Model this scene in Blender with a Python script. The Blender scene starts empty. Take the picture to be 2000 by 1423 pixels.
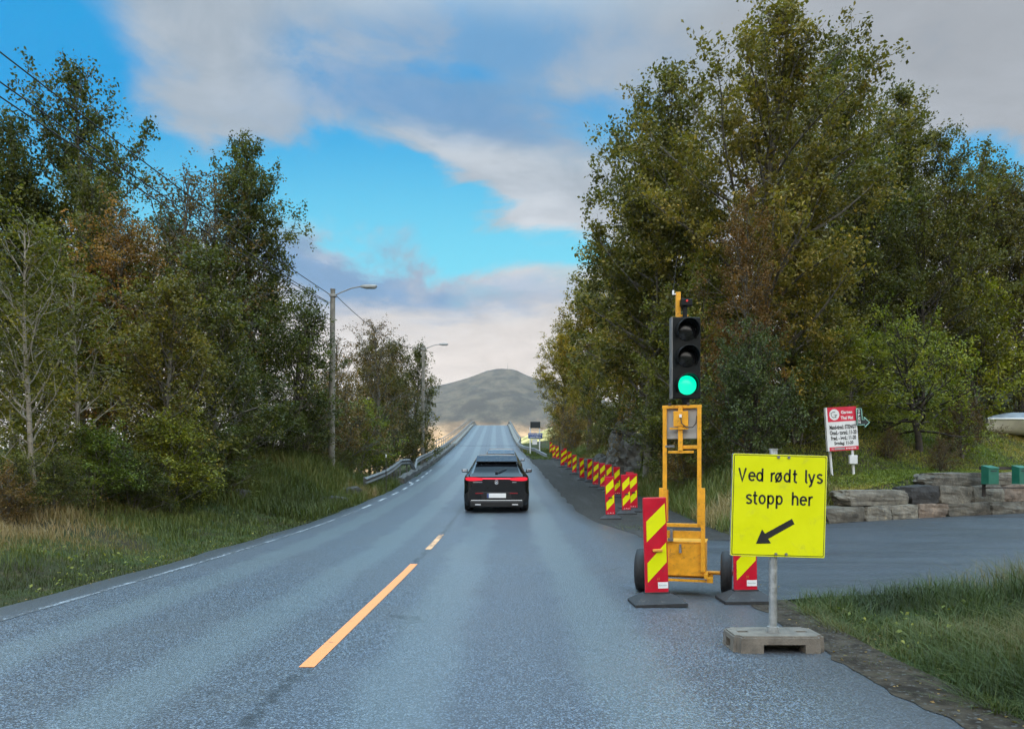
import bpy, bmesh, math, random
import numpy as np
from mathutils import Vector, Matrix, noise as mnoise
R = math.radians
C = bpy.context.scene.collection
scn = bpy.context.scene

# ---------------------------------------------------------------- camera
CAM_H, FPX, HOR = 1.38, 1444.0, 921.0          # eye height, focal length and horizon row at 2000 px width
cam = bpy.data.cameras.new('camera'); co = bpy.data.objects.new('camera', cam); C.objects.link(co)
cam.sensor_width = 36; cam.lens = FPX/2000*36; cam.clip_start = 0.05; cam.clip_end = 30000
cam.shift_y = (HOR-711.5)/2000
co.location = (0, 0, CAM_H); co.rotation_euler = (R(90), 0, 0)
scn.camera = co
scn.view_settings.view_transform = 'Standard'; scn.view_settings.look = 'None'
scn.view_settings.exposure = 0.0; scn.view_settings.gamma = 1.0

# ---------------------------------------------------------------- sun (low, behind; an added, unseen ridge behind the camera shades the road)
SUN_EL, SUN_AZ = 12.0, 196.0                    # azimuth from +Y clockwise
sl = bpy.data.lights.new('sun', 'SUN'); sl.energy = 4.0; sl.angle = R(0.5); sl.color = (1.0, 0.86, 0.70)
so = bpy.data.objects.new('sun', sl); C.objects.link(so)
sd = Vector((math.sin(R(SUN_AZ))*math.cos(R(SUN_EL)), math.cos(R(SUN_AZ))*math.cos(R(SUN_EL)), math.sin(R(SUN_EL))))
so.rotation_euler = sd.to_track_quat('Z', 'Y').to_euler()

# ---------------------------------------------------------------- node helpers
def lin(c):
    c = [x/255.0 for x in c]
    return tuple(x/12.92 if x <= 0.04045 else ((x+0.055)/1.055)**2.4 for x in c)+(1.0,)
class NT:
    def __init__(s, tree): s.t = tree; s.n = tree.nodes; s.l = tree.links
    def new(s, typ, **kw):
        n = s.n.new(typ)
        for k, v in kw.items(): setattr(n, k, v)
        return n
    def put(s, sock, v):
        if v is None: return
        if isinstance(v, bpy.types.NodeSocket): s.l.new(v, sock)
        else: sock.default_value = v
    def math(s, op, a, b=None, c=None, clamp=False):
        n = s.new('ShaderNodeMath', operation=op, use_clamp=clamp)
        s.put(n.inputs[0], a)
        if b is not None: s.put(n.inputs[1], b)
        if c is not None: s.put(n.inputs[2], c)
        return n.outputs[0]
    def vmath(s, op, a, b=None, scale=None):
        n = s.new('ShaderNodeVectorMath', operation=op)
        s.put(n.inputs[0], a)
        if b is not None: s.put(n.inputs[1], b)
        if scale is not None: s.put(n.inputs['Scale'], scale)
        return n.outputs['Value'] if op in ('LENGTH', 'DOT_PRODUCT', 'DISTANCE') else n.outputs[0]
    def mapr(s, v, a, b, c=0.0, d=1.0, smooth=True):
        n = s.new('ShaderNodeMapRange'); n.interpolation_type = 'SMOOTHSTEP' if smooth else 'LINEAR'; n.clamp = True
        s.put(n.inputs[0], v)
        for i, x in enumerate((a, b, c, d)): n.inputs[i+1].default_value = x
        return n.outputs[0]
    def mix(s, f, a, b, typ='MIX'):
        n = s.new('ShaderNodeMix', data_type='RGBA', blend_type=typ)
        s.put(n.inputs[0], f); s.put(n.inputs[6], a); s.put(n.inputs[7], b)
        return n.outputs[2]
    def noise(s, vec, scale, detail=4.0, rough=0.55, dist=0.0):
        n = s.new('ShaderNodeTexNoise'); s.put(n.inputs['Vector'], vec)
        n.inputs['Scale'].default_value = scale; n.inputs['Detail'].default_value = detail
        n.inputs['Roughness'].default_value = rough; n.inputs['Distortion'].default_value = dist
        return n
    def voro(s, vec, scale, feature='F1'):
        n = s.new('ShaderNodeTexVoronoi', feature=feature); s.put(n.inputs['Vector'], vec); n.inputs['Scale'].default_value = scale
        return n

# ---------------------------------------------------------------- world: broken cloud over an evening sky
world = bpy.data.worlds.new('World'); scn.world = world; world.use_nodes = True
def build_world():
    t = NT(world.node_tree); t.n.clear()
    out = t.new('ShaderNodeOutputWorld'); bg = t.new('ShaderNodeBackground'); t.l.new(bg.outputs[0], out.inputs[0])
    tc = t.new('ShaderNodeTexCoord'); d = tc.outputs['Generated']
    sep = t.new('ShaderNodeSeparateXYZ'); t.l.new(d, sep.inputs[0]); x, y, z = sep.outputs
    sky = t.new('ShaderNodeTexSky'); sky.sky_type = 'NISHITA'; sky.sun_disc = False
    sky.sun_elevation = R(SUN_EL); sky.sun_rotation = R(SUN_AZ); sky.air_density = 1.0; sky.ozone_density = 2.0
    ys = t.math('MAXIMUM', y, 0.08)
    u = t.math('DIVIDE', x, ys); v = t.math('DIVIDE', z, ys)
    front = t.mapr(y, 0.15, 0.45)
    zp = t.math('ADD', t.math('MAXIMUM', z, 0.0), 0.22)
    cp = t.new('ShaderNodeCombineXYZ'); t.put(cp.inputs[0], t.math('DIVIDE', x, zp)); t.put(cp.inputs[1], t.math('DIVIDE', y, zp)); 
    n1 = t.noise(cp.outputs[0], 1.5, 9.0, 0.56, 0.45); n2 = t.noise(cp.outputs[0], 4.6, 9.0, 0.60, 0.5); n3 = t.noise(cp.outputs[0], 0.55, 3.0, 0.5, 0.2)
    uv = t.new('ShaderNodeCombineXYZ'); t.put(uv.inputs[0], u); t.put(uv.inputs[1], v)
    nd = t.noise(cp.outputs[0], 1.6, 7.0, 0.58, 0.5)
    dis = t.vmath('MULTIPLY', t.vmath('SUBTRACT', nd.outputs['Color'], (0.5, 0.5, 0.5)), (0.40, 0.22, 0.0))
    uvd = t.vmath('ADD', uv.outputs[0], dis)
    def blob(px, py, sx, sy, amp=1.0, ang=0.0, soft=(0.25, 1.25)):
        p = t.vmath('SUBTRACT', uvd, ((px-1000)/FPX, (HOR-py)/FPX, 0))
        if ang:
            r = t.new('ShaderNodeVectorRotate', rotation_type='Z_AXIS'); t.put(r.inputs['Vector'], p); r.inputs['Angle'].default_value = R(ang); p = r.outputs[0]
        p = t.vmath('MULTIPLY', p, (FPX/sx, FPX/sy, 0))
        return t.math('MULTIPLY', t.mapr(t.vmath('LENGTH', p), soft[0], soft[1], amp, 0.0), front)
    def many(lst):
        s = None
        for b in lst:
            k = blob(*b); s = k if s is None else t.math('MAXIMUM', s, k)
        return s
    blue = many([(40, 170, 300, 360), (330, 330, 300, 150, 1.0, 22), (570, 340, 270, 120, 1.0, 8), (740, 390, 240, 95, 1.0, 18), (940, 462, 300, 72, 1.0, 4), (1120, 475, 150, 75, .9), (1960, 290, 150, 85, .9), (1150, 240, 120, 110, .5), (900, 150, 120, 40, .42)])
    g_ = t.math('ADD', blue, t.math('MULTIPLY', t.math('SUBTRACT', 0.5, t.math('ADD', t.math('MULTIPLY', n1.outputs[0], .6), t.math('MULTIPLY', n2.outputs[0], .4))), 1.5))
    gap = t.mapr(g_, 0.14, 0.86)
    wild = t.math('MULTIPLY', t.mapr(n3.outputs[0], 0.40, 0.30), t.math('SUBTRACT', 1.0, front))
    gap = t.math('MAXIMUM', gap, wild)
    # clear-sky colour: deep cyan blue above, paler towards the horizon
    clear = t.mix(t.mapr(v, 0.22, 0.55), lin((120, 222, 246)), lin((0, 157, 226)))
    clear = t.mix(0.02, clear, t.vmath('MULTIPLY', sky.outputs[0], (0.12, 0.12, 0.12)))
    # cloud colour
    cl = t.mix(t.mapr(v, 0.10, 0.45), lin((222, 213, 207)), lin((160, 174, 188)))
    cl = t.mix(t.math('MULTIPLY', t.mapr(u, 0.05, 0.4), t.mapr(v, 0.2, 0.4)), cl, lin((164, 170, 178)))
    slate = many([(840, 205, 420, 100, 1.0, 8), (720, 520, 330, 95, .95, 12), (960, 570, 240, 60, .6, 12), (950, 80, 330, 110, .55), (640, 120, 200, 120, .45), (880, 635, 120, 22, .35)])
    sl_ = t.math('MULTIPLY', slate, t.mapr(n1.outputs[0], 0.28, 0.55))
    cl = t.mix(t.math('MULTIPLY', sl_, 0.95), cl, lin((104, 148, 190)))
    white = many([(930, 335, 240, 60, .9, 8), (1080, 420, 110, 40, 1.0), (960, 330, 90, 45, .9), (480, 90, 300, 120, .42, 20), (620, 420, 180, 28, .55, 20), (1050, 560, 140, 50, .5), (820, 640, 300, 60, .45), (60, 310, 90, 30, .6), (1150, 360, 60, 50, .6)])
    wh = t.math('MULTIPLY', white, t.mapr(n2.outputs[0], 0.33, 0.60))
    cl = t.mix(t.math('MULTIPLY', wh, .55), cl, lin((206, 212, 219)))
    # fine light and dark in the cloud sheet
    det = t.mapr(t.math('ADD', t.math('MULTIPLY', n2.outputs[0], 0.6), t.math('MULTIPLY', n1.outputs[0], 0.6)), 0.40, 0.80, 0.92, 1.22, False)
    dc = t.new('ShaderNodeCombineXYZ'); [t.put(dc.inputs[i], det) for i in range(3)]
    cl = t.mix(1.0, cl, dc.outputs[0], 'MULTIPLY')
    thin = many([(900, 90, 420, 150, .42), (720, 120, 240, 130, .5), (700, 230, 200, 80, .4), (1120, 200, 160, 150, .45), (1000, 540, 200, 60, .25)])
    cl = t.mix(t.math('MULTIPLY', thin, t.mapr(n2.outputs[0], .62, .38)), cl, clear)
    col = t.mix(gap, cl, clear)
    # unseen sky overhead and behind the viewer, boosted to fill in the foreground
    up = t.mapr(z, 0.50, 0.85, 0.0, 1.0)
    back = t.mapr(y, 0.05, -0.55, 0.0, 1.0)
    bright = t.mix(t.mapr(n1.outputs[0], .35, .65), (1.6, 2.9, 3.9, 1), (2.6, 3.4, 3.8, 1))
    zen = t.mix(1.0, bright, (1.0, 1.05, 1.12, 1), 'MULTIPLY')
    col = t.mix(up, col, zen)
    warm = t.mix(t.mapr(n1.outputs[0], .3, .7), (2.2, 2.2, 2.2, 1), (3.7, 3.5, 3.15, 1))
    col = t.mix(t.math('MULTIPLY', back, t.math('SUBTRACT', 1.0, t.math('MULTIPLY', up, .6))), col, warm)
    # ground half of the sphere: never seen
    t.l.new(t.vmath('MULTIPLY', col, (10, 10, 10)), bg.inputs[0]); bg.inputs[1].default_value = 0.1
build_world()
try: world.cycles.sampling_method = 'MANUAL'; world.cycles.sample_map_resolution = 1024
except Exception: pass

# ---------------------------------------------------------------- tags, objects, mesh builder
def tag(o, label=None, cat=None, group=None, kind=None):
    if label: o['label'] = label
    if cat: o['category'] = cat
    if group: o['group'] = group
    if kind: o['kind'] = kind
    return o
def empty(name, loc, label=None, cat=None, group=None, rz=0.0):
    o = bpy.data.objects.new(name, None); C.objects.link(o); o.location = loc; o.rotation_euler = (0, 0, rz); o.empty_display_size = .2
    return tag(o, label, cat, group)
def copy_tree(o, parent=None):
    c = o.copy(); C.objects.link(c); c.parent = parent
    for ch in list(o.children): copy_tree(ch, c)
    return c
class MB:
    def __init__(s): s.v = []; s.f = []; s.m = []; s.sm = []
    def add(s, vs, fs, mi=0, smooth=False, M=None):
        b = len(s.v)
        s.v += [tuple(M @ Vector(p)) for p in vs] if M is not None else [tuple(p) for p in vs]
        for f in fs: s.f.append([b+i for i in f]); s.m.append(mi); s.sm.append(smooth)
        return s
    def box(s, c, size, mi=0, M=None, bev=0.0):
        x, y, z = size[0]/2, size[1]/2, size[2]/2
        if bev > 0:
            bm = bmesh.new(); bmesh.ops.create_cube(bm, size=1.0)
            for w in bm.verts: w.co = Vector((w.co.x*size[0], w.co.y*size[1], w.co.z*size[2]))
            bmesh.ops.bevel(bm, geom=bm.edges[:], offset=bev, segments=2, affect='EDGES', profile=.5)
            bm.verts.index_update()
            vs = [w.co+Vector(c) for w in bm.verts]; fs = [[w.index for w in f.verts] for f in bm.faces]; bm.free()
            return s.add(vs, fs, mi, False, M)
        vs = [(c[0]+a*x, c[1]+b*y, c[2]+d*z) for a in (-1, 1) for b in (-1, 1) for d in (-1, 1)]
        return s.add(vs, [(0, 1, 3, 2), (4, 6, 7, 5), (0, 4, 5, 1), (2, 3, 7, 6), (0, 2, 6, 4), (1, 5, 7, 3)], mi, False, M)
    def tube(s, pts, rad, n=8, mi=0, cap=True, smooth=True, M=None):
        pts = [Vector(p) for p in pts]; k = len(pts)
        if not hasattr(rad, '__len__'): rad = [rad]*k
        vs = []; fs = []; ref = None
        for i, p in enumerate(pts):
            d = (pts[min(i+1, k-1)]-pts[max(i-1, 0)])
            d = d.normalized() if d.length > 1e-9 else Vector((0, 0, 1))
            if ref is None:
                ref = d.orthogonal().normalized()
            ref = (ref-d*ref.dot(d));
            ref = ref.normalized() if ref.length > 1e-6 else d.orthogonal().normalized()
            q = d.cross(ref)
            for j in range(n):
                a = 2*math.pi*j/n; vs.append(p+(ref*math.cos(a)+q*math.sin(a))*rad[i])
        for i in range(k-1):
            for j in range(n): fs.append((i*n+j, i*n+(j+1) % n, (i+1)*n+(j+1) % n, (i+1)*n+j))
        s.add(vs, fs, mi, smooth, M)
        if cap:
            s.add(vs[:n], [list(range(n))[::-1]], mi, False, M); s.add(vs[-n:], [list(range(n))], mi, False, M)
        return s
    def prism(s, poly, y0, y1, mi=0, M=None):             # poly in (x, z), extruded along y
        n = len(poly); vs = [(p[0], y0, p[1]) for p in poly]+[(p[0], y1, p[1]) for p in poly]
        fs = [list(range(n)), list(range(2*n-1, n-1, -1))]+[(i, n+i, n+(i+1) % n, (i+1) % n) for i in range(n)]
        return s.add(vs, fs, mi, False, M)
    def sheet(s, poly, y, mi=0, M=None):                  # flat polygon in (x, z) at depth y, facing -y
        return s.add([(p[0], y, p[1]) for p in poly], [list(range(len(poly)))], mi, False, M)
    def ribbon(s, pts, w, y, mi=0, M=None):
        P = [Vector((p[0], p[1])) for p in pts]; n = len(P); L_ = []
        for i in range(n):
            a = (P[i]-P[i-1]).normalized() if i else (P[1]-P[0]).normalized(); b = (P[i+1]-P[i]).normalized() if i < n-1 else a
            t = (a+b).normalized() if (a+b).length > 1e-6 else a; m = Vector((-t.y, t.x)); L_.append(m*(w/2/max(.45, m.dot(Vector((-a.y, a.x))))))
        vs = [(P[i].x+L_[i].x, y, P[i].y+L_[i].y) for i in range(n)]+[(P[i].x-L_[i].x, y, P[i].y-L_[i].y) for i in range(n)]
        return s.add(vs, [(i, i+1, n+i+1, n+i) for i in range(n-1)], mi, False, M)
    def text(s, body, cx, cz, width, height, y, mi=0, M=None, bold=0.0, align=None):
        vs, fs = text_geo(body, bold)
        a = np.array(vs); lo = a.min(0); hi = a.max(0); sx = width/(hi[0]-lo[0]); sz = height/(hi[1]-lo[1])
        s.add([(cx+(p[0]-(lo[0]+hi[0])/2)*sx, y, cz+(p[1]-(lo[1]+hi[1])/2)*sz) for p in vs], fs, mi, False, M)
    def build(s, name, mats, parent=None, flip=False):
        me = bpy.data.meshes.new(name); me.from_pydata(s.v, [], s.f); me.update()
        mats = mats if isinstance(mats, (list, tuple)) else [mats]
        for m in mats: me.materials.append(m)
        me.polygons.foreach_set('material_index', s.m); me.polygons.foreach_set('use_smooth', s.sm)
        o = bpy.data.objects.new(name, me); C.objects.link(o); o.parent = parent
        return o
_tx = {}
def _el(cx, cy, rx, ry, a0, a1, n=22): return [(cx+rx*math.cos(R(a0+(a1-a0)*i/n)), cy+ry*math.sin(R(a0+(a1-a0)*i/n))) for i in range(n+1)]
GLYPH = {'V': [[(3, 47), (15.5, 1), (28, 47)]], 'e': [[(3, 18.5), (24, 18.5)]+_el(13.5, 17.5, 10.5, 14.3, 8, 318)], 'd': [_el(12.5, 17.5, 9.5, 14.3, 0, 360), [(22, 48), (22, 0)]],
         'r': [[(4, 0), (4, 34)], [(4, 22)]+_el(14, 20, 10, 12, 165, 75, 8)], 'ø': [_el(12.5, 17.5, 10, 14.3, 0, 360), [(3, -1), (22, 36)]], 'o': [_el(12.5, 17.5, 10, 14.3, 0, 360)],
         't': [[(8, 46), (8, 8)]+_el(15, 8, 7, 6.5, 190, 285, 6), [(1, 31), (17, 31)]], 'l': [[(4, 48), (4, 8)]+_el(10, 8, 6, 6.5, 190, 270, 6)], 'y': [[(2, 34), (13, 2)], [(23, 34), (11.5, -4)]+_el(4, -4, 7, 7.5, -20, -95, 6)],
         's': [_el(12, 25.5, 8.2, 7, 25, 215, 12)+_el(11.5, 9.5, 8.8, 7.2, 65, -155, 14)], 'p': [[(4, 34), (4, -14)], _el(13.5, 17.5, 9.5, 14.3, 0, 360)], 'h': [[(4, 48), (4, 0)], [(4, 20)]+_el(13, 21, 9, 11.5, 160, 0, 12)+[(22, 0)]]}
def text_geo(body, bold=0.0):
    if (body, bold) in _tx: return _tx[(body, bold)]
    cu = bpy.data.curves.new('lettering', 'FONT'); cu.body = body; cu.align_x = 'CENTER'; cu.resolution_u = 3; cu.offset = bold
    o = bpy.data.objects.new('lettering', cu); C.objects.link(o); bpy.context.view_layer.update()
    me = bpy.data.meshes.new_from_object(o)
    r = ([tuple(v.co) for v in me.vertices], [list(p.vertices) for p in me.polygons])
    bpy.data.objects.remove(o); bpy.data.curves.remove(cu); bpy.data.meshes.remove(me)
    _tx[(body, bold)] = r; return r
def fast_mesh(name, V, F, mat, parent=None, tint=None, tris=None, smooth=False, uv=None):
    """V (n,3); F (m,4) quads, optional tris (k,3) after them; tint per face"""
    me = bpy.data.meshes.new(name); V = np.asarray(V, np.float32)
    nq = 0 if F is None else len(F); nt = 0 if tris is None else len(tris)
    loops = np.concatenate(([np.asarray(F, np.int32).ravel()] if nq else [])+([np.asarray(tris, np.int32).ravel()] if nt else []))
    me.vertices.add(len(V)); me.vertices.foreach_set('co', V.ravel())
    me.loops.add(len(loops)); me.loops.foreach_set('vertex_index', loops)
    me.polygons.add(nq+nt)
    st = np.concatenate((np.arange(nq)*4, nq*4+np.arange(nt)*3)).astype(np.int32)
    me.polygons.foreach_set('loop_start', st)
    if smooth: me.polygons.foreach_set('use_smooth', np.ones(nq+nt, bool))
    me.update(calc_edges=True)
    if tint is not None:
        a = me.attributes.new('tint', 'FLOAT', 'FACE'); a.data.foreach_set('value', np.asarray(tint, np.float32))
    if uv is not None:
        l = me.uv_layers.new(name='uv'); l.data.foreach_set('uv', np.asarray(uv, np.float32)[loops].ravel())
    me.materials.append(mat)
    o = bpy.data.objects.new(name, me); C.objects.link(o); o.parent = parent
    return o

# ---------------------------------------------------------------- materials
def material(name):
    m = bpy.data.materials.new(name); m.use_nodes = True
    t = NT(m.node_tree); b = t.n['Principled BSDF']; return m, t, b
def simple(name, col, rough=.5, metal=0.0, var=.12, scale=6.0, bump=0.0, bscale=60.0, spec=.5, coat=0.0, dirt=None, dirt_amt=.35):
    m, t, b = material(name); tc = t.new('ShaderNodeTexCoord').outputs['Object']
    n = t.noise(tc, scale, 6.0, .6)
    c = tuple(col)+(1.0,) if len(col) == 3 else tuple(col)
    lo = tuple(x*(1-var) for x in c[:3])+(1,); hi = tuple(min(1, x*(1+var)) for x in c[:3])+(1,)
    cc = t.mix(t.mapr(n.outputs[0], .3, .7), lo, hi)
    if dirt:
        n2 = t.noise(tc, scale*2.3, 8.0, .68, .6)
        cc = t.mix(t.math('MULTIPLY', t.mapr(n2.outputs[0], .52, .72), dirt_amt), cc, tuple(dirt)+(1,))
    t.put(b.inputs['Base Color'], cc); b.inputs['Metallic'].default_value = metal
    t.put(b.inputs['Roughness'], t.mapr(n.outputs[0], .3, .7, max(0, rough-.06), min(1, rough+.08)))
    b.inputs['Specular IOR Level'].default_value = spec; b.inputs['Coat Weight'].default_value = coat; b.inputs['Coat Roughness'].default_value = .05
    if bump:
        bn = t.noise(tc, bscale, 4.0, .6); bp = t.new('ShaderNodeBump'); bp.inputs['Strength'].default_value = bump; bp.inputs['Distance'].default_value = .01
        t.l.new(bn.outputs[0], bp.inputs['Height']); t.l.new(bp.outputs[0], b.inputs['Normal'])
    return m
def glow(name, col, strength, base=(.02, .02, .02)):
    m, t, b = material(name); b.inputs['Base Color'].default_value = tuple(base)+(1,); b.inputs['Emission Color'].default_value = tuple(col)+(1,)
    b.inputs['Emission Strength'].default_value = strength; b.inputs['Roughness'].default_value = .25
    return m
def leaf_material(name, ramp, rough=.55, trans=.36):
    """leaf colour from a per-leaf random tint through a ramp, times the tree's own colour"""
    m, t, b = material(name)
    at = t.new('ShaderNodeAttribute', attribute_name='tint'); oi = t.new('ShaderNodeObjectInfo')
    r = t.new('ShaderNodeValToRGB'); e = r.color_ramp.elements
    while len(e) < len(ramp): e.new(.5)
    for i, (p, c) in enumerate(ramp): e[i].position = p; e[i].color = tuple(c)+(1,)
    t.l.new(at.outputs['Fac'], r.inputs[0])
    c = t.mix(1.0, r.outputs[0], oi.outputs['Color'], 'MULTIPLY')
    t.put(b.inputs['Base Color'], c); b.inputs['Roughness'].default_value = rough; b.inputs['Specular IOR Level'].default_value = .35
    tr = t.new('ShaderNodeBsdfTranslucent'); t.put(tr.inputs[0], t.mix(1.0, c, (1.2, 1.25, .7, 1), 'MULTIPLY'))
    mx = t.new('ShaderNodeMixShader'); mx.inputs[0].default_value = trans
    t.l.new(b.outputs[0], mx.inputs[1]); t.l.new(tr.outputs[0], mx.inputs[2]); t.l.new(mx.outputs[0], t.n['Material Output'].inputs[0])
    return m
M = {}
M['yellow_paint'] = simple('yellow_paint', (.78, .345, .012), .46, var=.14, scale=9, dirt=(.16, .085, .035), dirt_amt=.6, bump=.08)
M['yellow_sheet'] = simple('yellow_sheet', (.70, .715, .0), .45, var=.045, scale=3, dirt=(.44, .45, .05), dirt_amt=.4, spec=.3)
M['red_sheet'] = simple('red_sheet', (.50, .004, .022), .38, var=.07, scale=7, dirt=(.22, .03, .035), dirt_amt=.6, spec=.4)
M['black_print'] = simple('black_print', (.012, .012, .012), .5, var=.05)
M['white_print'] = simple('white_print', (.78, .78, .78), .45, var=.04)
M['rubber'] = simple('rubber', (.022, .022, .024), .7, var=.25, scale=9, dirt=(.10, .095, .085), dirt_amt=.5, bump=.15)
M['tyre'] = simple('tyre', (.014, .014, .015), .75, var=.2, scale=12, dirt=(.07, .065, .06), dirt_amt=.35, bump=.1)
M['galvanised'] = simple('galvanised', (.46, .47, .47), .42, metal=.75, var=.18, scale=14, dirt=(.30, .27, .22), dirt_amt=.4, bump=.05)
M['rail_steel'] = simple('rail_steel', (.19, .195, .195), .5, metal=.35, var=.2, scale=3, dirt=(.16, .14, .11), dirt_amt=.6)
M['dull_steel'] = simple('dull_steel', (.20, .20, .20), .5, metal=.5, var=.2, scale=8)
M['grey_plate'] = simple('grey_plate', (.40, .40, .39), .5, metal=.1, var=.1)
M['concrete'] = simple('concrete', (.15, .128, .104), .88, var=.28, scale=9, dirt=(.12, .105, .085), dirt_amt=.6, bump=.5, bscale=90)
M['edge_concrete'] = simple('edge_concrete', (.20, .195, .175), .85, var=.2, scale=2, dirt=(.15, .14, .12), dirt_amt=.6)
M['signal_black'] = simple('signal_black', (.0045, .006, .007), .55, var=.2, scale=20, spec=.25)
M['signal_visor'] = simple('signal_visor', (.006, .007, .008), .38, var=.2, scale=20, spec=.35)
M['dark_lens'] = simple('dark_lens', (.012, .012, .014), .18, var=.1)
M['green_lamp'] = glow('green_lamp', (.0, .92, .50), 1.25)
M['red_dot'] = glow('red_dot', (.9, .03, .03), .8)
M['wood_pole'] = simple('wood_pole', (.22, .205, .175), .85, var=.25, scale=5, dirt=(.10, .09, .075), dirt_amt=.6, bump=.3, bscale=30)
M['wood_dark'] = simple('wood_dark', (.05, .042, .036), .8, var=.3, scale=8)
M['wire'] = simple('wire', (.012, .012, .013), .5)
M['lamp_grey'] = simple('lamp_grey', (.26, .26, .25), .45, var=.15)
M['lamp_glass'] = simple('lamp_glass', (.45, .45, .42), .3, var=.1)
M['sign_red'] = simple('sign_red', (.62, .015, .05), .4, var=.06, scale=3)
M['sign_white'] = simple('sign_white', (.74, .74, .75), .5, var=.06, scale=3, dirt=(.5, .5, .48))
M['sign_grey'] = simple('sign_grey', (.30, .30, .31), .5)
M['sign_blue'] = simple('sign_blue', (.012, .055, .24), .45, var=.1)
M['neon_green'] = simple('neon_green', (.35, .66, .55), .4)
M['sign_black'] = simple('sign_black', (.02, .025, .03), .4)
M['mail_green'] = simple('mail_green', (.012, .13, .085), .42, var=.15, scale=4, dirt=(.05, .09, .07), dirt_amt=.4)
M['hull_white'] = simple('hull_white', (.70, .66, .56), .4, var=.1, scale=2, dirt=(.4, .36, .28), dirt_amt=.4)
M['tarp'] = simple('tarp', (.22, .26, .30), .6, var=.2, scale=3)
M['car_black'] = simple('car_black', (.004, .0045, .0055), .2, var=.1, spec=.4, coat=.45)
M['car_trim'] = simple('car_trim', (.010, .010, .011), .5, var=.1)
M['car_glass'] = simple('car_glass', (.005, .006, .008), .06, var=.05, spec=.14)
M['chrome'] = simple('chrome', (.75, .76, .78), .12, metal=1.0, var=.03)
M['car_silver'] = simple('car_silver', (.10, .105, .11), .22, metal=.3, coat=1.0, var=.03)
M['tail_lamp'] = glow('tail_lamp', (1.0, .025, .06), 0.80, (.25, .005, .01))
M['tail_bright'] = glow('tail_bright', (1.0, .05, .10), 1.3, (.3, .01, .02))
M['reflector'] = simple('reflector', (.22, .01, .015), .2)
M['rim_red'] = simple('rim_red', (.20, .03, .025), .5, dirt=(.08, .06, .05), dirt_amt=.6)
M['rim_alloy'] = simple('rim_alloy', (.2, .2, .21), .3, metal=.8)
M['handle_orange'] = simple('handle_orange', (.62, .27, .03), .5, dirt=(.3, .16, .04))

def bark_material(name, lo, hi, marks):
    m, t, b = material(name); tc = t.new('ShaderNodeTexCoord').outputs['Object']
    n = t.noise(t.vmath('MULTIPLY', tc, (4, 4, 9)), 1.0, 6.0, .65); n2 = t.noise(t.vmath('MULTIPLY', tc, (2, 2, 7)), 1.3, 5.0, .7)
    c = t.mix(t.mapr(n.outputs[0], .3, .7), tuple(lo)+(1,), tuple(hi)+(1,))
    c = t.mix(t.mapr(n2.outputs[0], .56, .66), c, tuple(marks)+(1,))
    t.put(b.inputs['Base Color'], c); b.inputs['Roughness'].default_value = .85
    bp = t.new('ShaderNodeBump'); bp.inputs['Strength'].default_value = .4; t.l.new(n.outputs[0], bp.inputs['Height']); t.l.new(bp.outputs[0], b.inputs['Normal'])
    return m
M['bark_grey'] = bark_material('bark_grey', (.06, .052, .042), (.16, .145, .115), (.035, .03, .025))
M['bark_pale'] = bark_material('bark_pale', (.20, .175, .14), (.36, .32, .26), (.06, .05, .04))
M['bark_dark'] = bark_material('bark_dark', (.025, .02, .017), (.07, .058, .045), (.02, .016, .013))
M['leaf'] = leaf_material('leaf', [(0, (0.038, 0.044, 0.014)), (.35, (0.102, 0.110, 0.028)), (.7, (0.186, 0.177, 0.044)), (1, (0.358, 0.282, 0.064))])
M['leaf_rust'] = leaf_material('leaf_rust', [(0, (0.048, 0.036, 0.016)), (.35, (0.126, 0.094, 0.031)), (.7, (0.210, 0.142, 0.046)), (1, (0.360, 0.198, 0.054))])
M['leaf_lime'] = leaf_material('leaf_lime', [(0, (0.052, 0.062, 0.011)), (.35, (0.132, 0.155, 0.023)), (.7, (0.230, 0.236, 0.034)), (1, (0.437, 0.356, 0.052))])
M['needle'] = leaf_material('needle', [(0, (.018, .028, .013)), (.5, (.052, .074, .032)), (1, (.11, .135, .055))])
M['grass'] = leaf_material('grass', [(0, (.036, .048, .012)), (.35, (.082, .115, .022)), (.60, (.135, .152, .036)), (.78, (.19, .155, .055)), (1, (.30, .225, .105))], .6, .25)

def ground_material():
    m, t, b = material('ground_soil'); g = t.new('ShaderNodeNewGeometry').outputs['Position']
    n = t.noise(g, .45, 6, .62); n2 = t.noise(g, 3.0, 6, .65); n3 = t.noise(g, 26.0, 3, .6)
    c = t.mix(t.mapr(n.outputs[0], .36, .62), (.045, .036, .022, 1), (.038, .060, .016, 1))
    c = t.mix(t.mapr(n2.outputs[0], .50, .68), c, (.085, .070, .034, 1))
    c = t.mix(t.math('MULTIPLY', t.mapr(n3.outputs[0], .4, .7), .5), c, (.018, .018, .010, 1))
    t.put(b.inputs['Base Color'], c); b.inputs['Roughness'].default_value = .95; b.inputs['Specular IOR Level'].default_value = .1
    bp = t.new('ShaderNodeBump'); bp.inputs['Strength'].default_value = .7; bp.inputs['Distance'].default_value = .05
    t.l.new(n3.outputs[0], bp.inputs['Height']); t.l.new(bp.outputs[0], b.inputs['Normal']); return m
M['ground'] = ground_material()
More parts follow.
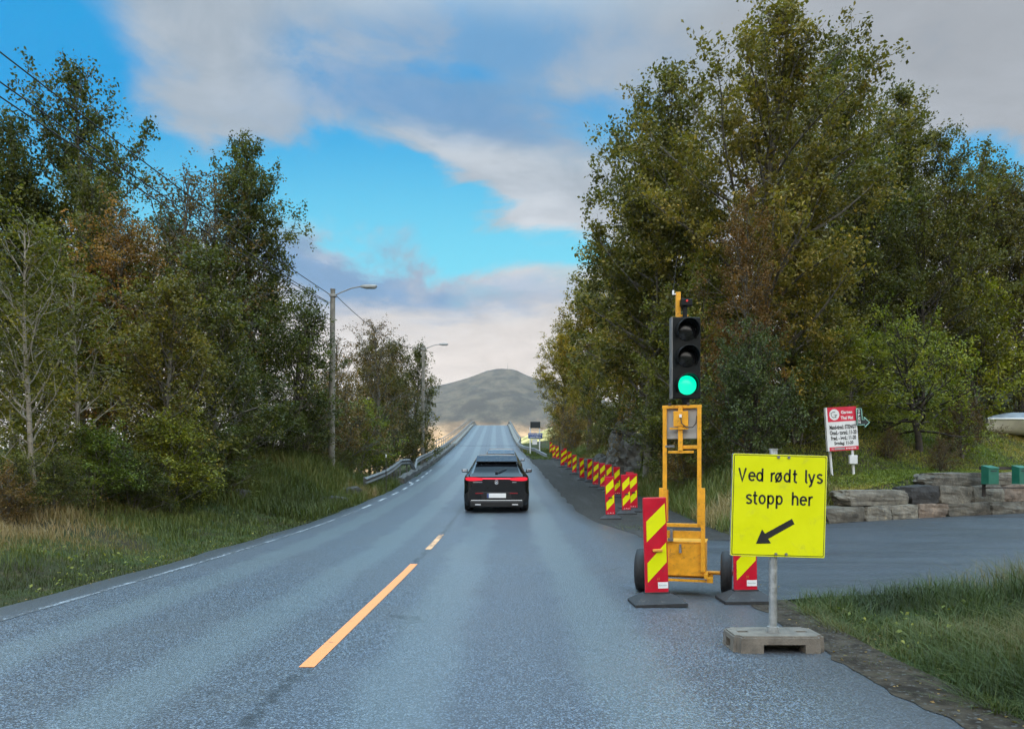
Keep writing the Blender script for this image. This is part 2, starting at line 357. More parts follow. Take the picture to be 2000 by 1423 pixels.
def asphalt_material(name, main=True, base=.075, blue=1.0, rough=.50):
    m, t, b = material(name); g = t.new('ShaderNodeNewGeometry').outputs['Position']
    v = t.voro(g, 74.0); vn = t.noise(g, 110.0, 2, .5); big = t.noise(g, .55, 5, .6); mid = t.noise(g, 7.0, 5, .6)
    k = base
    stone = t.new('ShaderNodeSeparateColor'); t.l.new(v.outputs['Color'], stone.inputs[0])
    c = t.mix(t.mapr(stone.outputs[0], .25, .95), (k*.34, k*.42, k*.42*blue, 1), (k*1.30, k*1.62, k*1.62*blue, 1))
    c = t.mix(t.mapr(stone.outputs[1], .93, .98), c, (.24, .27, .27, 1))
    c = t.mix(t.mapr(v.outputs['Distance'], .40, .72), c, (k*.28, k*.28, k*.3, 1))
    c = t.mix(t.math('MULTIPLY', t.mapr(big.outputs[0], .38, .66), .45), c, (k*.62, k*.64, k*.68, 1))
    c = t.mix(t.math('MULTIPLY', t.mapr(mid.outputs[0], .5, .75), .22), c, (k*.5, k*.5, k*.5, 1))
    cg = t.vmath('ADD', g, t.vmath('MULTIPLY', mid.outputs['Color'], (.5, .5, 0))); ck = t.voro(t.vmath('MULTIPLY', cg, (.55, .22, 0)), 1.0, 'DISTANCE_TO_EDGE')
    c = t.mix(t.math('MULTIPLY', t.math('MULTIPLY', t.mapr(ck.outputs['Distance'], .0045, .0015), t.mapr(big.outputs[0], .48, .60)), .75), c, (.012, .013, .014, 1))
    pt = t.voro(t.vmath('MULTIPLY', cg, (.30, .075, 0)), 1.0); ps = t.new('ShaderNodeSeparateColor'); t.l.new(pt.outputs['Color'], ps.inputs[0])
    c = t.mix(t.math('MULTIPLY', t.mapr(ps.outputs[0], .2, .9), .28), c, (k*.55, k*.64, k*.66*blue, 1))
    rg = rough
    if main:
        uv = t.new('ShaderNodeUVMap'); uv.uv_map = 'uv'; sp = t.new('ShaderNodeSeparateXYZ'); t.l.new(uv.outputs[0], sp.inputs[0])
        wob = t.math('MULTIPLY', t.math('SUBTRACT', big.outputs[0], .5), .5)
        uu = t.math('ADD', sp.outputs[0], wob)
        def band(cn, w):
            return t.mapr(t.math('ABSOLUTE', t.math('SUBTRACT', uu, cn)), w*.3, w, 1.0, 0.0)
        tracks = None
        for cn, w in ((-2.35, .42), (-.85, .42), (.75, .45), (2.25, .45)):
            k2 = band(cn, w); tracks = k2 if tracks is None else t.math('MAXIMUM', tracks, k2)
        c = t.mix(t.math('MULTIPLY', tracks, .26), c, (k*1.5, k*1.85, k*1.9, 1))
        seam = t.mapr(t.math('ABSOLUTE', t.math('ADD', sp.outputs[0], t.math('MULTIPLY', t.math('SUBTRACT', mid.outputs[0], .5), .10))), .01, .085, 1.0, 0.0)
        seam = t.math('MULTIPLY', seam, t.mapr(mid.outputs[0], .40, .58))
        c = t.mix(t.math('MULTIPLY', seam, .7), c, (.012, .012, .013, 1))
        shoulder = t.mapr(sp.outputs[0], -3.25, -3.5)
        c = t.mix(t.math('MULTIPLY', shoulder, .65), c, (k*.42, k*.44, k*.46, 1))
        sh2 = t.math('MULTIPLY', t.mapr(sp.outputs[0], 3.05, 3.5), .5)
        c = t.mix(sh2, c, (k*.45, k*.47, k*.5, 1))
        rgh = t.mapr(tracks, 0, 1, rg+.02, rg-.03)
    else:
        st_ = t.noise(t.vmath('MULTIPLY', t.vmath('ADD', g, t.vmath('MULTIPLY', mid.outputs['Color'], (.0, .35, 0))), (.22, .9, 1)), 1.0, 6, .66)
        c = t.mix(t.math('MULTIPLY', t.mapr(st_.outputs[0], .48, .70), .32), c, (k*.38, k*.42, k*.46, 1)); c = t.mix(t.math('MULTIPLY', t.mapr(st_.outputs[0], .44, .28), .22), c, (k*1.7, k*1.9, k*2.0, 1)); rgh = t.mapr(st_.outputs[0], .35, .65, rg+.1, rg-.08)
    t.put(b.inputs['Base Color'], c); t.put(b.inputs['Roughness'], rgh); b.inputs['Specular IOR Level'].default_value = .62
    h = t.math('ADD', t.math('MULTIPLY', t.mapr(v.outputs['Distance'], 0, .7, 1, 0, False), .7), t.math('MULTIPLY', vn.outputs[0], .5))
    bp = t.new('ShaderNodeBump'); bp.inputs['Strength'].default_value = .8; bp.inputs['Distance'].default_value = .007
    t.l.new(h, bp.inputs['Height']); t.l.new(bp.outputs[0], b.inputs['Normal']); return m
M['asphalt'] = asphalt_material('asphalt', True, .130, 1.27, .36)
M['asphalt_dark'] = asphalt_material('asphalt_dark', False, .050, 1.3, .48)
def gravel_material():
    m, t, b = material('gravel'); g = t.new('ShaderNodeNewGeometry').outputs['Position']
    v = t.voro(g, 38.0); n = t.noise(g, 1.2, 6, .65); n2 = t.noise(t.vmath('MULTIPLY', g, (1.6, .12, 1)), 1.5, 5, .6)
    s = t.new('ShaderNodeSeparateColor'); t.l.new(v.outputs['Color'], s.inputs[0])
    c = t.mix(s.outputs[0], (.016, .015, .014, 1), (.058, .053, .047, 1)); c = t.mix(t.mapr(n.outputs[0], .5, .7), c, (.03, .027, .022, 1))
    c = t.mix(t.math('MULTIPLY', t.mapr(n2.outputs[0], .5, .68), .5), c, (.075, .072, .068, 1))
    t.put(b.inputs['Base Color'], c); b.inputs['Roughness'].default_value = .95; b.inputs['Specular IOR Level'].default_value = .2
    bp = t.new('ShaderNodeBump'); bp.inputs['Strength'].default_value = .8; bp.inputs['Distance'].default_value = .015
    t.l.new(v.outputs['Distance'], bp.inputs['Height']); t.l.new(bp.outputs[0], b.inputs['Normal']); return m
M['gravel'] = gravel_material()
def soil_material():
    m, t, b = material('dark_soil'); g = t.new('ShaderNodeNewGeometry').outputs['Position']
    n = t.noise(g, 5.0, 7, .7); v = t.voro(g, 60.0); q = t.new('ShaderNodeSeparateColor'); t.l.new(v.outputs['Color'], q.inputs[0])
    c = t.mix(t.mapr(n.outputs[0], .35, .65), (.020, .015, .011, 1), (.062, .048, .034, 1)); c = t.mix(t.mapr(q.outputs[0], .90, .95), c, (.075, .07, .064, 1))
    t.put(b.inputs['Base Color'], c); b.inputs['Roughness'].default_value = .95; b.inputs['Specular IOR Level'].default_value = .15
    bp = t.new('ShaderNodeBump'); bp.inputs['Strength'].default_value = .8; bp.inputs['Distance'].default_value = .01
    t.l.new(n.outputs[0], bp.inputs['Height']); t.l.new(bp.outputs[0], b.inputs['Normal']); return m
M['soil'] = soil_material()
def paint_material(name, col, wear=.5):
    m, t, b = material(name); g = t.new('ShaderNodeNewGeometry').outputs['Position']
    n = t.noise(g, 14.0, 7, .7); n2 = t.noise(g, 1.2, 4, .6); v = t.noise(g, 90.0, 2, .6)
    f = t.mapr(t.math('ADD', t.math('MULTIPLY', n.outputs[0], .6), t.math('ADD', t.math('MULTIPLY', n2.outputs[0], .35), t.math('MULTIPLY', v.outputs[0], .25))), wear-.04, wear+.05)
    c = t.mix(f, (.05, .052, .055, 1), tuple(col)+(1,))
    t.put(b.inputs['Base Color'], c); b.inputs['Roughness'].default_value = .6
    bp = t.new('ShaderNodeBump'); bp.inputs['Strength'].default_value = .4; bp.inputs['Distance'].default_value = .003
    t.l.new(v.outputs[0], bp.inputs['Height']); t.l.new(bp.outputs[0], b.inputs['Normal']); return m
M['line_yellow'] = paint_material('line_yellow', (.80, .275, .085), .475)
M['line_yellow_worn'] = paint_material('line_yellow_worn', (.80, .42, .20), .575)
M['line_white'] = paint_material('line_white', (.26, .28, .30), .61)
M['line_dash'] = paint_material('line_dash', (.36, .38, .39), .54)
def rock_material(name, lo, hi, stain, warm):
    m, t, b = material(name); tc = t.new('ShaderNodeTexCoord').outputs['Object']; oi = t.new('ShaderNodeObjectInfo')
    off = t.vmath('ADD', tc, t.vmath('SCALE', (7.0, 3.0, 5.0), scale=t.math('MULTIPLY', oi.outputs['Random'], 9.0)))
    n = t.noise(off, 2.2, 8, .68, .6); n2 = t.noise(off, 7.0, 8, .72, .4); v = t.voro(t.vmath('MULTIPLY', off, (1, 1, 2.2)), 2.6, 'DISTANCE_TO_EDGE')
    c = t.mix(t.mapr(n.outputs[0], .3, .7), tuple(lo)+(1,), tuple(hi)+(1,))
    c = t.mix(t.mapr(n2.outputs[0], .58, .70), c, tuple(warm)+(1,))
    c = t.mix(t.math('MULTIPLY', t.mapr(n2.outputs[0], .45, .30), .8), c, tuple(stain)+(1,))
    c = t.mix(1.0, c, oi.outputs['Color'], 'MULTIPLY')
    t.put(b.inputs['Base Color'], c); b.inputs['Roughness'].default_value = .85
    bp = t.new('ShaderNodeBump'); bp.inputs['Strength'].default_value = .8; bp.inputs['Distance'].default_value = .04
    t.l.new(n2.outputs[0], bp.inputs['Height']); t.l.new(bp.outputs[0], b.inputs['Normal']); return m
M['rock'] = rock_material('rock', (.052, .050, .047), (.15, .142, .13), (.02, .02, .02), (.20, .185, .155))
M['wall_stone'] = rock_material('wall_stone', (.085, .082, .074), (.23, .215, .19), (.035, .033, .03), (.34, .30, .23))
def mountain_material():
    m, t, b = material('mountain_painted_light'); g = t.new('ShaderNodeNewGeometry').outputs['Position']
    sp = t.new('ShaderNodeSeparateXYZ'); t.l.new(g, sp.inputs[0])
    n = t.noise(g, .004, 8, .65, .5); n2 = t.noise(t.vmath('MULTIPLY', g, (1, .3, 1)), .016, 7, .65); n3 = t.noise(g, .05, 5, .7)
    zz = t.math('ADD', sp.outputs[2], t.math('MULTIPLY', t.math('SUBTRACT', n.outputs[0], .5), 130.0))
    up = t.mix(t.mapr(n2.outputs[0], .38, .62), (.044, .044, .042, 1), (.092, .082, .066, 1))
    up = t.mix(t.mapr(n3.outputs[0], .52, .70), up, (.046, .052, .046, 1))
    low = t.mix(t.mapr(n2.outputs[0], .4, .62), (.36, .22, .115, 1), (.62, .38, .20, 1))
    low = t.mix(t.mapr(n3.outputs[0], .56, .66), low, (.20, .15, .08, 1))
    c = t.mix(t.mapr(zz, 60, 170), low, up)  # colour carries the light: cloud shade on upper slopes, warm sun on lower
    t.put(b.inputs['Base Color'], c); b.inputs['Roughness'].default_value = 1.0; b.inputs['Specular IOR Level'].default_value = 0
    return m
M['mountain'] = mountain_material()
def water_material():
    m, t, b = material('fjord_water'); g = t.new('ShaderNodeNewGeometry').outputs['Position']
    n = t.noise(g, .6, 5, .6); b.inputs['Base Color'].default_value = (.02, .035, .045, 1); b.inputs['Roughness'].default_value = .12
    bp = t.new('ShaderNodeBump'); bp.inputs['Strength'].default_value = .3; t.l.new(n.outputs[0], bp.inputs['Height']); t.l.new(bp.outputs[0], b.inputs['Normal']); return m
M['water'] = water_material()

# ---------------------------------------------------------------- the lie of the land
def pchip(xs, ys):
    xs = np.array(xs, float); ys = np.array(ys, float); h = np.diff(xs); d = np.diff(ys)/h
    m = np.zeros(len(xs)); m[0] = d[0]; m[-1] = d[-1]
    for i in range(1, len(xs)-1):
        if d[i-1]*d[i] > 0:
            w1, w2 = 2*h[i]+h[i-1], h[i]+2*h[i-1]; m[i] = (w1+w2)/(w1/d[i-1]+w2/d[i])
    def f(q):
        q = np.clip(np.asarray(q, float), xs[0], xs[-1]); i = np.clip(np.searchsorted(xs, q)-1, 0, len(xs)-2)
        s = (q-xs[i])/h[i]
        return (ys[i]*(1+2*s)*(1-s)**2+m[i]*h[i]*s*(1-s)**2+ys[i+1]*s*s*(3-2*s)+m[i+1]*h[i]*s*s*(s-1))
    return f
road_z = pchip([-60, 0, 9, 14, 17, 21, 28, 36, 45, 60, 82, 110, 135, 146, 165, 195, 240, 300], [-.2, 0, 0, .04, .10, .23, .52, .92, 1.46, 2.5, 4.28, 6.95, 9.45, 10.48, 11.6, 11.9, 9.5, 3.0])
edge_l = pchip([-60, 0, 10, 20, 28, 45, 60, 82, 146, 300], [-5.6, -5.25, -5.2, -4.98, -4.93, -5.33, -5.7, -6.25, -7.58, -10.8])
edge_r = pchip([-60, 0, 5.6, 8, 14, 15.6, 17.6, 22, 30, 49, 60, 82, 146, 300], [2.5, 2.55, 2.5, 2.62, 2.62, 2.55, 2.2, 1.88, 1.85, 1.62, 1.3, .57, -.8, -4.0])
center = pchip([-60, 0, 12, 20, 45, 82, 146, 300], [-1.6, -1.45, -1.46, -1.5, -1.85, -2.83, -4.2, -7.4])
line_l = pchip([-60, 0, 9, 16, 21, 28, 45, 60], [-4.9, -4.75, -4.74, -4.62, -4.52, -4.5, -4.95, -5.3])
shoulder = pchip([10, 14, 16, 20, 35, 50, 57, 63, 70, 90], [4.5, 4.5, 4.5, 4.6, 4.75, 4.5, 4.2, 3.4, 2.2, 1.6])
side_n = pchip([2.0, 3.5, 4.66, 8.4, 17.4, 45], [14.9, 15.25, 16.0, 19.7, 25.0, 40.0])
side_s = pchip([2.0, 2.9, 4, 6, 12, 45], [7.3, 8.0, 8.35, 8.5, 8.8, 10.5])
def sst(x, a, b):
    t = np.clip((np.asarray(x, float)-a)/(b-a), 0, 1); return t*t*(3-2*t)
def vnoise(X, Y, f):
    """cheap smooth value noise"""
    X = np.asarray(X, float)*f; Y = np.asarray(Y, float)*f; xi = np.floor(X); yi = np.floor(Y); fx = X-xi; fy = Y-yi
    h = lambda a, b: (np.sin(a*127.1+b*311.7)*43758.5453) % 1.0
    fx = fx*fx*(3-2*fx); fy = fy*fy*(3-2*fy)
    return (h(xi, yi)*(1-fx)+h(xi+1, yi)*fx)*(1-fy)+(h(xi, yi+1)*(1-fx)+h(xi+1, yi+1)*fx)*fy
def ground_z(X, Y):
    X = np.asarray(X, float); Y = np.asarray(Y, float)
    r = road_z(Y); xl = edge_l(Y); xr = edge_r(Y)
    dl = xl-X; bump = (vnoise(X, Y, .9)-.5)*.16+(vnoise(X+9, Y, 2.3)-.5)*.09
    # left side
    l = r-.03+.05*np.clip(dl-.4, 0, 9)+.16*np.clip(dl-.9, 0, 4.2)*sst(Y, 5, 9)+bump*sst(dl, .2, 1.5)
    l = l+1.05*np.exp(-((Y-26.5)/4.2)**2)*sst(dl, .55, 2.3)*(1-.4*sst(dl, 4, 9))
    drop = sst(Y, 31, 42); l = l*(1-drop)+drop*(r-.05-.42*np.clip(dl-.9, 0, 14)+bump*sst(dl, .4, 1.5))
    # right side, north of the side road
    xs = shoulder(Y); yn = side_n(X)
    d = np.minimum(X-xs, .85*(Y-yn))
    base = r*(1-sst(X, 6, 10))-.03
    bank = np.interp(d, [0, .5, 1.5, 3, 8, 20, 60], [0, .22, .95, 1.8, 3.5, 6.6, 15])
    bank = bank*(1-.8*sst(Y, 52, 70))
    wh = np.interp(X, [8, 9.3, 12.5, 14], [.42, .70, 1.22, 1.25])
    lawn = np.interp(d, [0, .25, .7, 3, 6, 10, 25, 60], [0, .0, 1, 1.0, 1.0, 1.0, 1, 1])*wh+np.interp(d, [0, .7, 3, 6, 10, 25, 60], [0, 0, .25, 1.9, 3.7, 8, 16])
    s = sst(X, 6.8, 9.3)
    nr = base+bank*(1-s)+lawn*s+bump*sst(d, .15, 1.2)*(1-.6*s)
    # paved side road and gravel
    flat = np.where((X > xs) & (Y < yn), np.minimum(r, .05)*(1-sst(X, 3, 6))-.14, r-.10)
    # grass corner south of the side road
    ds = np.minimum(X-xr-.25, (side_s(X)-Y)*.9)
    corner = r-.05+np.clip(ds*.09, 0, .20)+bump*sst(ds, .1, .7)
    right = np.where(d > 0, nr, np.where((ds > 0) & (Y < 9.5), corner, flat))
    # right verge beyond the shoulder end
    z = np.where(dl > 0, l, np.where(X < xr, r-.12, right))
    # the land ends at the fjord under the bridge
    sea = sst(Y, 88, 118); z = z*(1-sea)+sea*(-9)
    # unseen ridge added behind the viewer to keep the low sun off the road
    z = z+205*np.exp(-((Y+640)/190)**2)*(1-.25*sst(np.abs(X), 900, 2500))
    return z
def gz(x, y): return float(ground_z(np.array([x]), np.array([y]))[0])
def at(px, py, Y): return Vector(((px-1000)/FPX*Y, Y, CAM_H+(HOR-py)/FPX*Y))

def grid_axis(parts):
    out = []
    for a, b, s in parts: out += list(np.arange(a, b, s))
    return np.array(out+[parts[-1][1]])
def grid_obj(name, xs, ys, zf, mat, uvf=None, smooth=True):
    X, Y = np.meshgrid(xs, ys); Z = zf(X, Y); V = np.stack([X.ravel(), Y.ravel(), Z.ravel()], 1)
    nx, ny = len(xs), len(ys); i = np.arange(nx-1)[None, :]+np.arange(ny-1)[:, None]*nx
    F = np.stack([i, i+1, i+1+nx, i+nx], -1).reshape(-1, 4)
    return fast_mesh(name, V, F, mat, smooth=smooth)
gx = grid_axis([(-9000, -1000, 1000), (-1000, -100, 60), (-100, -30, 5), (-30, -14, 1.0), (-14, 16, .28), (16, 45, .8), (45, 100, 5), (100, 1000, 60), (1000, 9000, 1000)])
gy = grid_axis([(-2500, -300, 45), (-300, -40, 15), (-40, -4, 2), (-4, 64, .33), (64, 120, 1.6), (120, 400, 20), (400, 1600, 150), (1600, 9000, 900)])
tag(grid_obj('ground', gx, gy, ground_z, M['ground']), kind='structure', label='mossy soil and leaf litter of the road banks and garden')

# road sheets --------------------------------------------------------------------------------------
def strip(name, Ys, xa, xb, nz, mat, dz=0.0, cols=14, zf=road_z, skirt=True):
    Ys = np.asarray(Ys, float); A = xa(Ys); B = xb(Ys); Z = zf(Ys)+dz; f = np.linspace(0, 1, cols)
    X = A[:, None]*(1-f)+B[:, None]*f; Yg = np.repeat(Ys[:, None], cols, 1); Zg = np.repeat(Z[:, None], cols, 1)
    if skirt:
        X = np.concatenate([X[:, :1]-.06, X, X[:, -1:]+.06], 1); Yg = np.concatenate([Yg[:, :1], Yg, Yg[:, -1:]], 1)
        Zg = np.concatenate([Zg[:, :1]-.11, Zg, Zg[:, -1:]-.11], 1); cols += 2
    V = np.stack([X.ravel(), Yg.ravel(), Zg.ravel()], 1)
    i = np.arange(cols-1)[None, :]+np.arange(len(Ys)-1)[:, None]*cols
    F = np.stack([i, i+1, i+1+cols, i+cols], -1).reshape(-1, 4)
    uv = np.stack([(X-center(Yg)).ravel(), Yg.ravel()], 1)
    return fast_mesh(name, V, F, mat, uv=uv, smooth=not skirt)
wob = lambda Y, s: (vnoise(np.asarray(Y, float), s, 1.1)-.5)*.16
tag(strip('road', np.arange(-40, 290, .5), lambda Y: edge_l(Y)+wob(Y, 3.), lambda Y: edge_r(Y)+wob(Y, 7.), 0, M['asphalt']), kind='structure', label='worn grey two lane asphalt road running up to the bridge')
def side_road():
    xs = np.concatenate([np.arange(2.3, 12, .4), np.arange(12, 46, 1.5)]); n = 14; f = np.linspace(0, 1, n)
    ys = side_s(xs)[:, None]*(1-f)+side_n(xs)[:, None]*f; X = np.repeat(xs[:, None], n, 1)
    Z = np.minimum(road_z(ys), .05)*(1-sst(X, 3, 6))-.008+.0*X
    V = np.stack([X.ravel(), ys.ravel(), Z.ravel()], 1); i = np.arange(n-1)[None, :]+np.arange(len(xs)-1)[:, None]*n
    F = np.stack([i, i+n, i+n+1, i+1], -1).reshape(-1, 4)
    tag(fast_mesh('side_road', V, F, M['asphalt_dark'], smooth=True), kind='structure', label='dark asphalt side road joining from the right')
side_road()
tag(strip('gravel_shoulder', np.arange(14.6, 64, .5), lambda Y: edge_r(Y)-.12, lambda Y: np.maximum(shoulder(Y), edge_r(Y)+.3)+.10+wob(Y, 5.), 0, M['gravel'], dz=-.02, cols=8, skirt=False), kind='structure', label='dark gravel shoulder beside the right lane')
def mark(name, xa, xb, y0, y1, mat, label=None, zf=road_z, dz=.004):
    Ys = np.linspace(y0, y1, max(2, int((y1-y0)/.5)+1))
    o = strip(name, Ys, xa, xb, 0, mat, dz=dz, cols=3, skirt=False); tag(o, label, kind='structure'); return o
mark('centre_line', lambda Y: center(Y)-.055, lambda Y: center(Y)+.055, 5.22, 11.0, M['line_yellow'], 'long orange yellow dash painted along the middle of the road')
mark('centre_line', lambda Y: center(Y)-.055, lambda Y: center(Y)+.05, 12.9, 15.5, M['line_yellow_worn'], 'short worn pale dash beyond the long orange dash')
mark('centre_line', lambda Y: center(Y)-.055, lambda Y: center(Y)+.05, -6, -.5, M['line_yellow'], 'orange centre dash beside the viewer')
mark('edge_line', lambda Y: line_l(Y)-.035, lambda Y: line_l(Y)+.035, -30, 21.5, M['line_white'], 'thin worn white line along the left edge of the road')
for k in range(9):
    y0 = 22.3+k*2.75
    mark('edge_line', lambda Y: line_l(Y)-.05, lambda Y: line_l(Y)+.05, y0, y0+1.35, M['line_dash'], 'short white dash of the left edge line by the guardrail')
mark('bridge_joint', lambda Y: edge_l(Y)+.1, lambda Y: edge_r(Y)-.1, 81.6, 82.1, M['rubber'], 'dark expansion joint across the road where the bridge starts')
# soil rim along the near right edge
tag(strip('soil_verge', np.arange(-8, 8.0, .06), lambda Y: edge_r(Y)-.10+(vnoise(Y, Y*0+3, 2.4)-.5)*.14+(vnoise(Y, Y*0+8, 7.)-.5)*.08, lambda Y: edge_r(Y)+.30+wob(Y, 2.)*1.2, 0, M['soil'], dz=.004, cols=4, skirt=False), kind='structure', label='dark soil rim between asphalt and grass at lower right')

# fjord, mountain and far hill ----------------------------------------------------------------------
w = MB(); w.add([(-9000, 90, -4), (9000, 90, -4), (9000, 9000, -4), (-9000, 9000, -4)], [(0, 1, 2, 3)]); tag(w.build('water', M['water']), kind='structure', label='fjord water below the bridge')
def fbm(X, Y, f, o=4):
    s = 0; a = 1; tot = 0
    for k in range(o): s = s+a*(vnoise(X+k*37.7, Y-k*19.3, f)-.5); tot += a; a *= .5; f *= 2.07
    return s/tot
def mountain_z(X, Y):
    px = np.array([-1500, 0, 500, 700, 790, 845, 870, 910, 950, 975, 1005, 1025, 1050, 1075, 1200, 1500, 2000, 3200])
    py = np.array([925, 925, 915, 860, 775, 752, 747, 736, 722, 718, 719, 729, 738, 743, 790, 880, 925, 925])
    ridge = np.interp(X, (px-1000)/FPX*3500, (HOR-py)/FPX*3500)
    s = np.interp(Y, [1300, 1700, 2300, 3000, 3500, 4300, 5600], [-.06, .0, .30, .74, 1.0, .8, .1])
    return ridge*s+fbm(X, Y, 1/420., 5)*110*np.clip(s*(1.05-s)*4, 0, 1)+fbm(X, Y, 1/60., 3)*10*np.clip(s, 0, 1)*(s < .99) - 4*(s <= 0)
tag(grid_obj('mountain', np.arange(-3600, 4000, 24.), np.concatenate([np.arange(1300, 3700, 22.), np.arange(3700, 5700, 100.)]), mountain_z, M['mountain']), kind='structure', label='broad bare mountain with sunlight painted into its orange lower slopes beyond the bridge')

mz = float(mountain_z(np.array([-20.]), np.array([3500.]))[0]); rm = MB(); rm.tube([(-20, 3500, mz-3), (-20, 3500, mz+16)], .9, 6); rm.tube([(-20, 3500, mz+16), (-20, 3500, mz+27)], .45, 6); tag(rm.build('radio_mast', M['dull_steel']), 'thin radio mast on the summit of the mountain', 'mast')

# ---------------------------------------------------------------- vegetation
def rotm(axis, a): return Matrix.Rotation(a, 3, axis)
def leaves_geo(P, rng, size, up=.35, clump=None, aspect=.62):
    n = len(P); N = rng.normal(size=(n, 3)); N[:, 2] = np.abs(N[:, 2])+up; N /= np.linalg.norm(N, axis=1)[:, None]
    A = rng.normal(size=(n, 3)); A[:, 2] -= .3; A -= N*(A*N).sum(1)[:, None]; A /= np.linalg.norm(A, axis=1)[:, None]+1e-9; B = np.cross(N, A)
    s = (size*rng.uniform(.65, 1.25, n))[:, None]
    V = np.stack([P-A*s*.5, P+B*s*aspect*.5-A*s*.06+N*s*.08, P+A*s*.5, P-B*s*aspect*.5-A*s*.06+N*s*.08], 1).reshape(-1, 3)
    F = np.arange(n*4).reshape(-1, 4)
    return V, F
def make_tree(seed, H, Rad, t0, limbs, ang0, ang1, shape, leaf, per_twig, droop=0.0, tr=.14, subf=2.2, bend=.15, stems=1, leafmat='leaf', bark='bark_grey', lean=.02, sparse=0.0, twigl=(.30, .6), label=None):
    """an Empty with a trunk mesh (stem, limbs, twigs) and a crown mesh (leaves)"""
    rng = np.random.default_rng(seed); wood = MB(); LP = []; LT = []
    for sidx in range(stems):
        off = Vector((0, 0, 0)) if stems == 1 else Vector((rng.normal()*.22*Rad*.4, rng.normal()*.22*Rad*.4, 0))
        Hs = H*(1 if sidx == 0 else rng.uniform(.72, .98)); az0 = rng.uniform(0, 6.28); tilt = (0 if stems == 1 else rng.uniform(.12, .32))
        n = 13; pts = []; p = off.copy(); wx = wy = 0.0
        for i in range(n+1):
            pts.append(p.copy()); wx += rng.normal()*lean; wy += rng.normal()*lean; k = tilt*(1-i/n*.6)
            p = p+Vector((wx+math.cos(az0)*k, wy+math.sin(az0)*k, 1.0))*(Hs/n)
        pts[0].z -= .35
        rad = [tr*(1-i/n)**.8*(1 if sidx == 0 else .75)+.012 for i in range(n+1)]; rad[0] *= 1.35
        wood.tube(pts, rad, 7)
        tp = lambda t: pts[min(int(t*n), n-1)].lerp(pts[min(int(t*n), n-1)+1], t*n-min(int(t*n), n-1))
        nl = limbs if stems == 1 else max(5, limbs//stems)
        for i in range(nl):
            q = (i+rng.uniform(.1, .9))/nl; t = t0+(1-t0)*q*.985; base = tp(t); az = i*2.399+rng.normal()*.45
            L = Rad*shape(q)*rng.uniform(.68, 1.22)
            if L < .25: L = .25
            el = R(ang0+(ang1-ang0)*q+rng.normal()*9); d = Vector((math.cos(az)*math.cos(el), math.sin(az)*math.cos(el), math.sin(el)))
            lp = [base.copy()]; m = 6; dd = d.copy()
            for j in range(m):
                dd = (dd+Vector((rng.normal()*.13, rng.normal()*.13, rng.normal()*.10+bend*(.5-j/m*1.0 if droop > .3 else .5)))).normalized(); lp.append(lp[-1]+dd*(L/m))
            r0 = max(.012, tr*.42*(1-t)**.6*min(1, L/Rad+.25)); wood.tube(lp, [r0*(1-j/m)**.8+.005 for j in range(m+1)], 5, cap=False)
            ns = max(3, int(L*subf)+1)
            clump_t = rng.uniform(-.16, .16)
            for s_ in range(ns):
                f = .18+.82*(s_+rng.uniform(0, 1))/ns; f = min(f, .99); k = int(f*m); b = lp[k].lerp(lp[k+1], f*m-k)
                sd_ = (dd*.75+Vector(rng.normal(size=3))*.62+Vector((0, 0, .12-droop*.4))).normalized(); l2 = (L*.36*(1-.45*f)+.28)*rng.uniform(.7, 1.25)
                if rng.uniform() < sparse: l2 *= .6
                e = b+sd_*l2+Vector((0, 0, -droop*l2*.35)); wood.tube([b, b.lerp(e, .5)+Vector(rng.normal(size=3))*.04*l2, e], [.011, .008, .004], 3, cap=False)
                nt = max(2, int(l2*4.2)); ct = clump_t+rng.uniform(-.16, .16)
                for w_ in range(nt):
                    if rng.uniform() < sparse*.7: continue
                    g = .25+.75*rng.uniform(); tb = b.lerp(e, g); td = (sd_*.8+Vector(rng.normal(size=3))*.8+Vector((0, 0, -droop))).normalized(); tl = rng.uniform(*twigl)
                    cnt = max(2, int(per_twig*rng.uniform(.5, 1.4))); ss = rng.uniform(.1, 1.05, cnt)
                    P = np.array(tb)[None, :]+np.array(td)[None, :]*(ss*tl)[:, None]+rng.normal(size=(cnt, 3))*leaf*.75
                    LP.append(P); LT.append(np.clip(.42+ct+rng.normal(size=cnt)*.15, 0, 1))
    P = np.concatenate(LP); T = np.concatenate(LT); V, F = leaves_geo(P, rng, leaf)
    root = empty('tree', (0, 0, 0)); wood.build('trunk', M[bark], root); fast_mesh('crown', V, F, M[leafmat], root, tint=T)
    root['nat_h'] = float(H); print('tree', seed, 'leaves', len(P)); return root
sh_oval = lambda q: max(.12, math.sin(math.pi*(.20+.76*q))**.8)
sh_cone = lambda q: max(.10, (1-q)**.75*(.55+.45*min(1, q*5)))
sh_dome = lambda q: max(.25, math.cos(q*1.35)**.7)
sh_wide = lambda q: max(.22, math.sin(math.pi*(.30+.66*q))**.6)
PROTO = {}
def proto(key, *a, **k): PROTO[key] = make_tree(*a, **k)
proto('aspen', 11, 14.0, 3.4, .17, 60, 34, 66, sh_oval, .15, 20, tr=.17, subf=2.5, bend=.16)
proto('aspen_b', 12, 13.0, 3.8, .08, 58, 26, 64, sh_oval, .145, 20, tr=.16, subf=2.5, bend=.14)
proto('poplar_big', 13, 16.0, 5.6, .2, 66, 22, 74, lambda q: max(.10, math.sin(math.pi*(.28+.70*q))**1.0), .155, 19, tr=.25, subf=2.2, bend=.12, sparse=.22)
proto('birch', 14, 9.5, 2.5, .10, 52, 34, 62, sh_oval, .10, 24, droop=.35, tr=.07, subf=2.6, leafmat='leaf_rust', bark='bark_grey', twigl=(.35, .75))
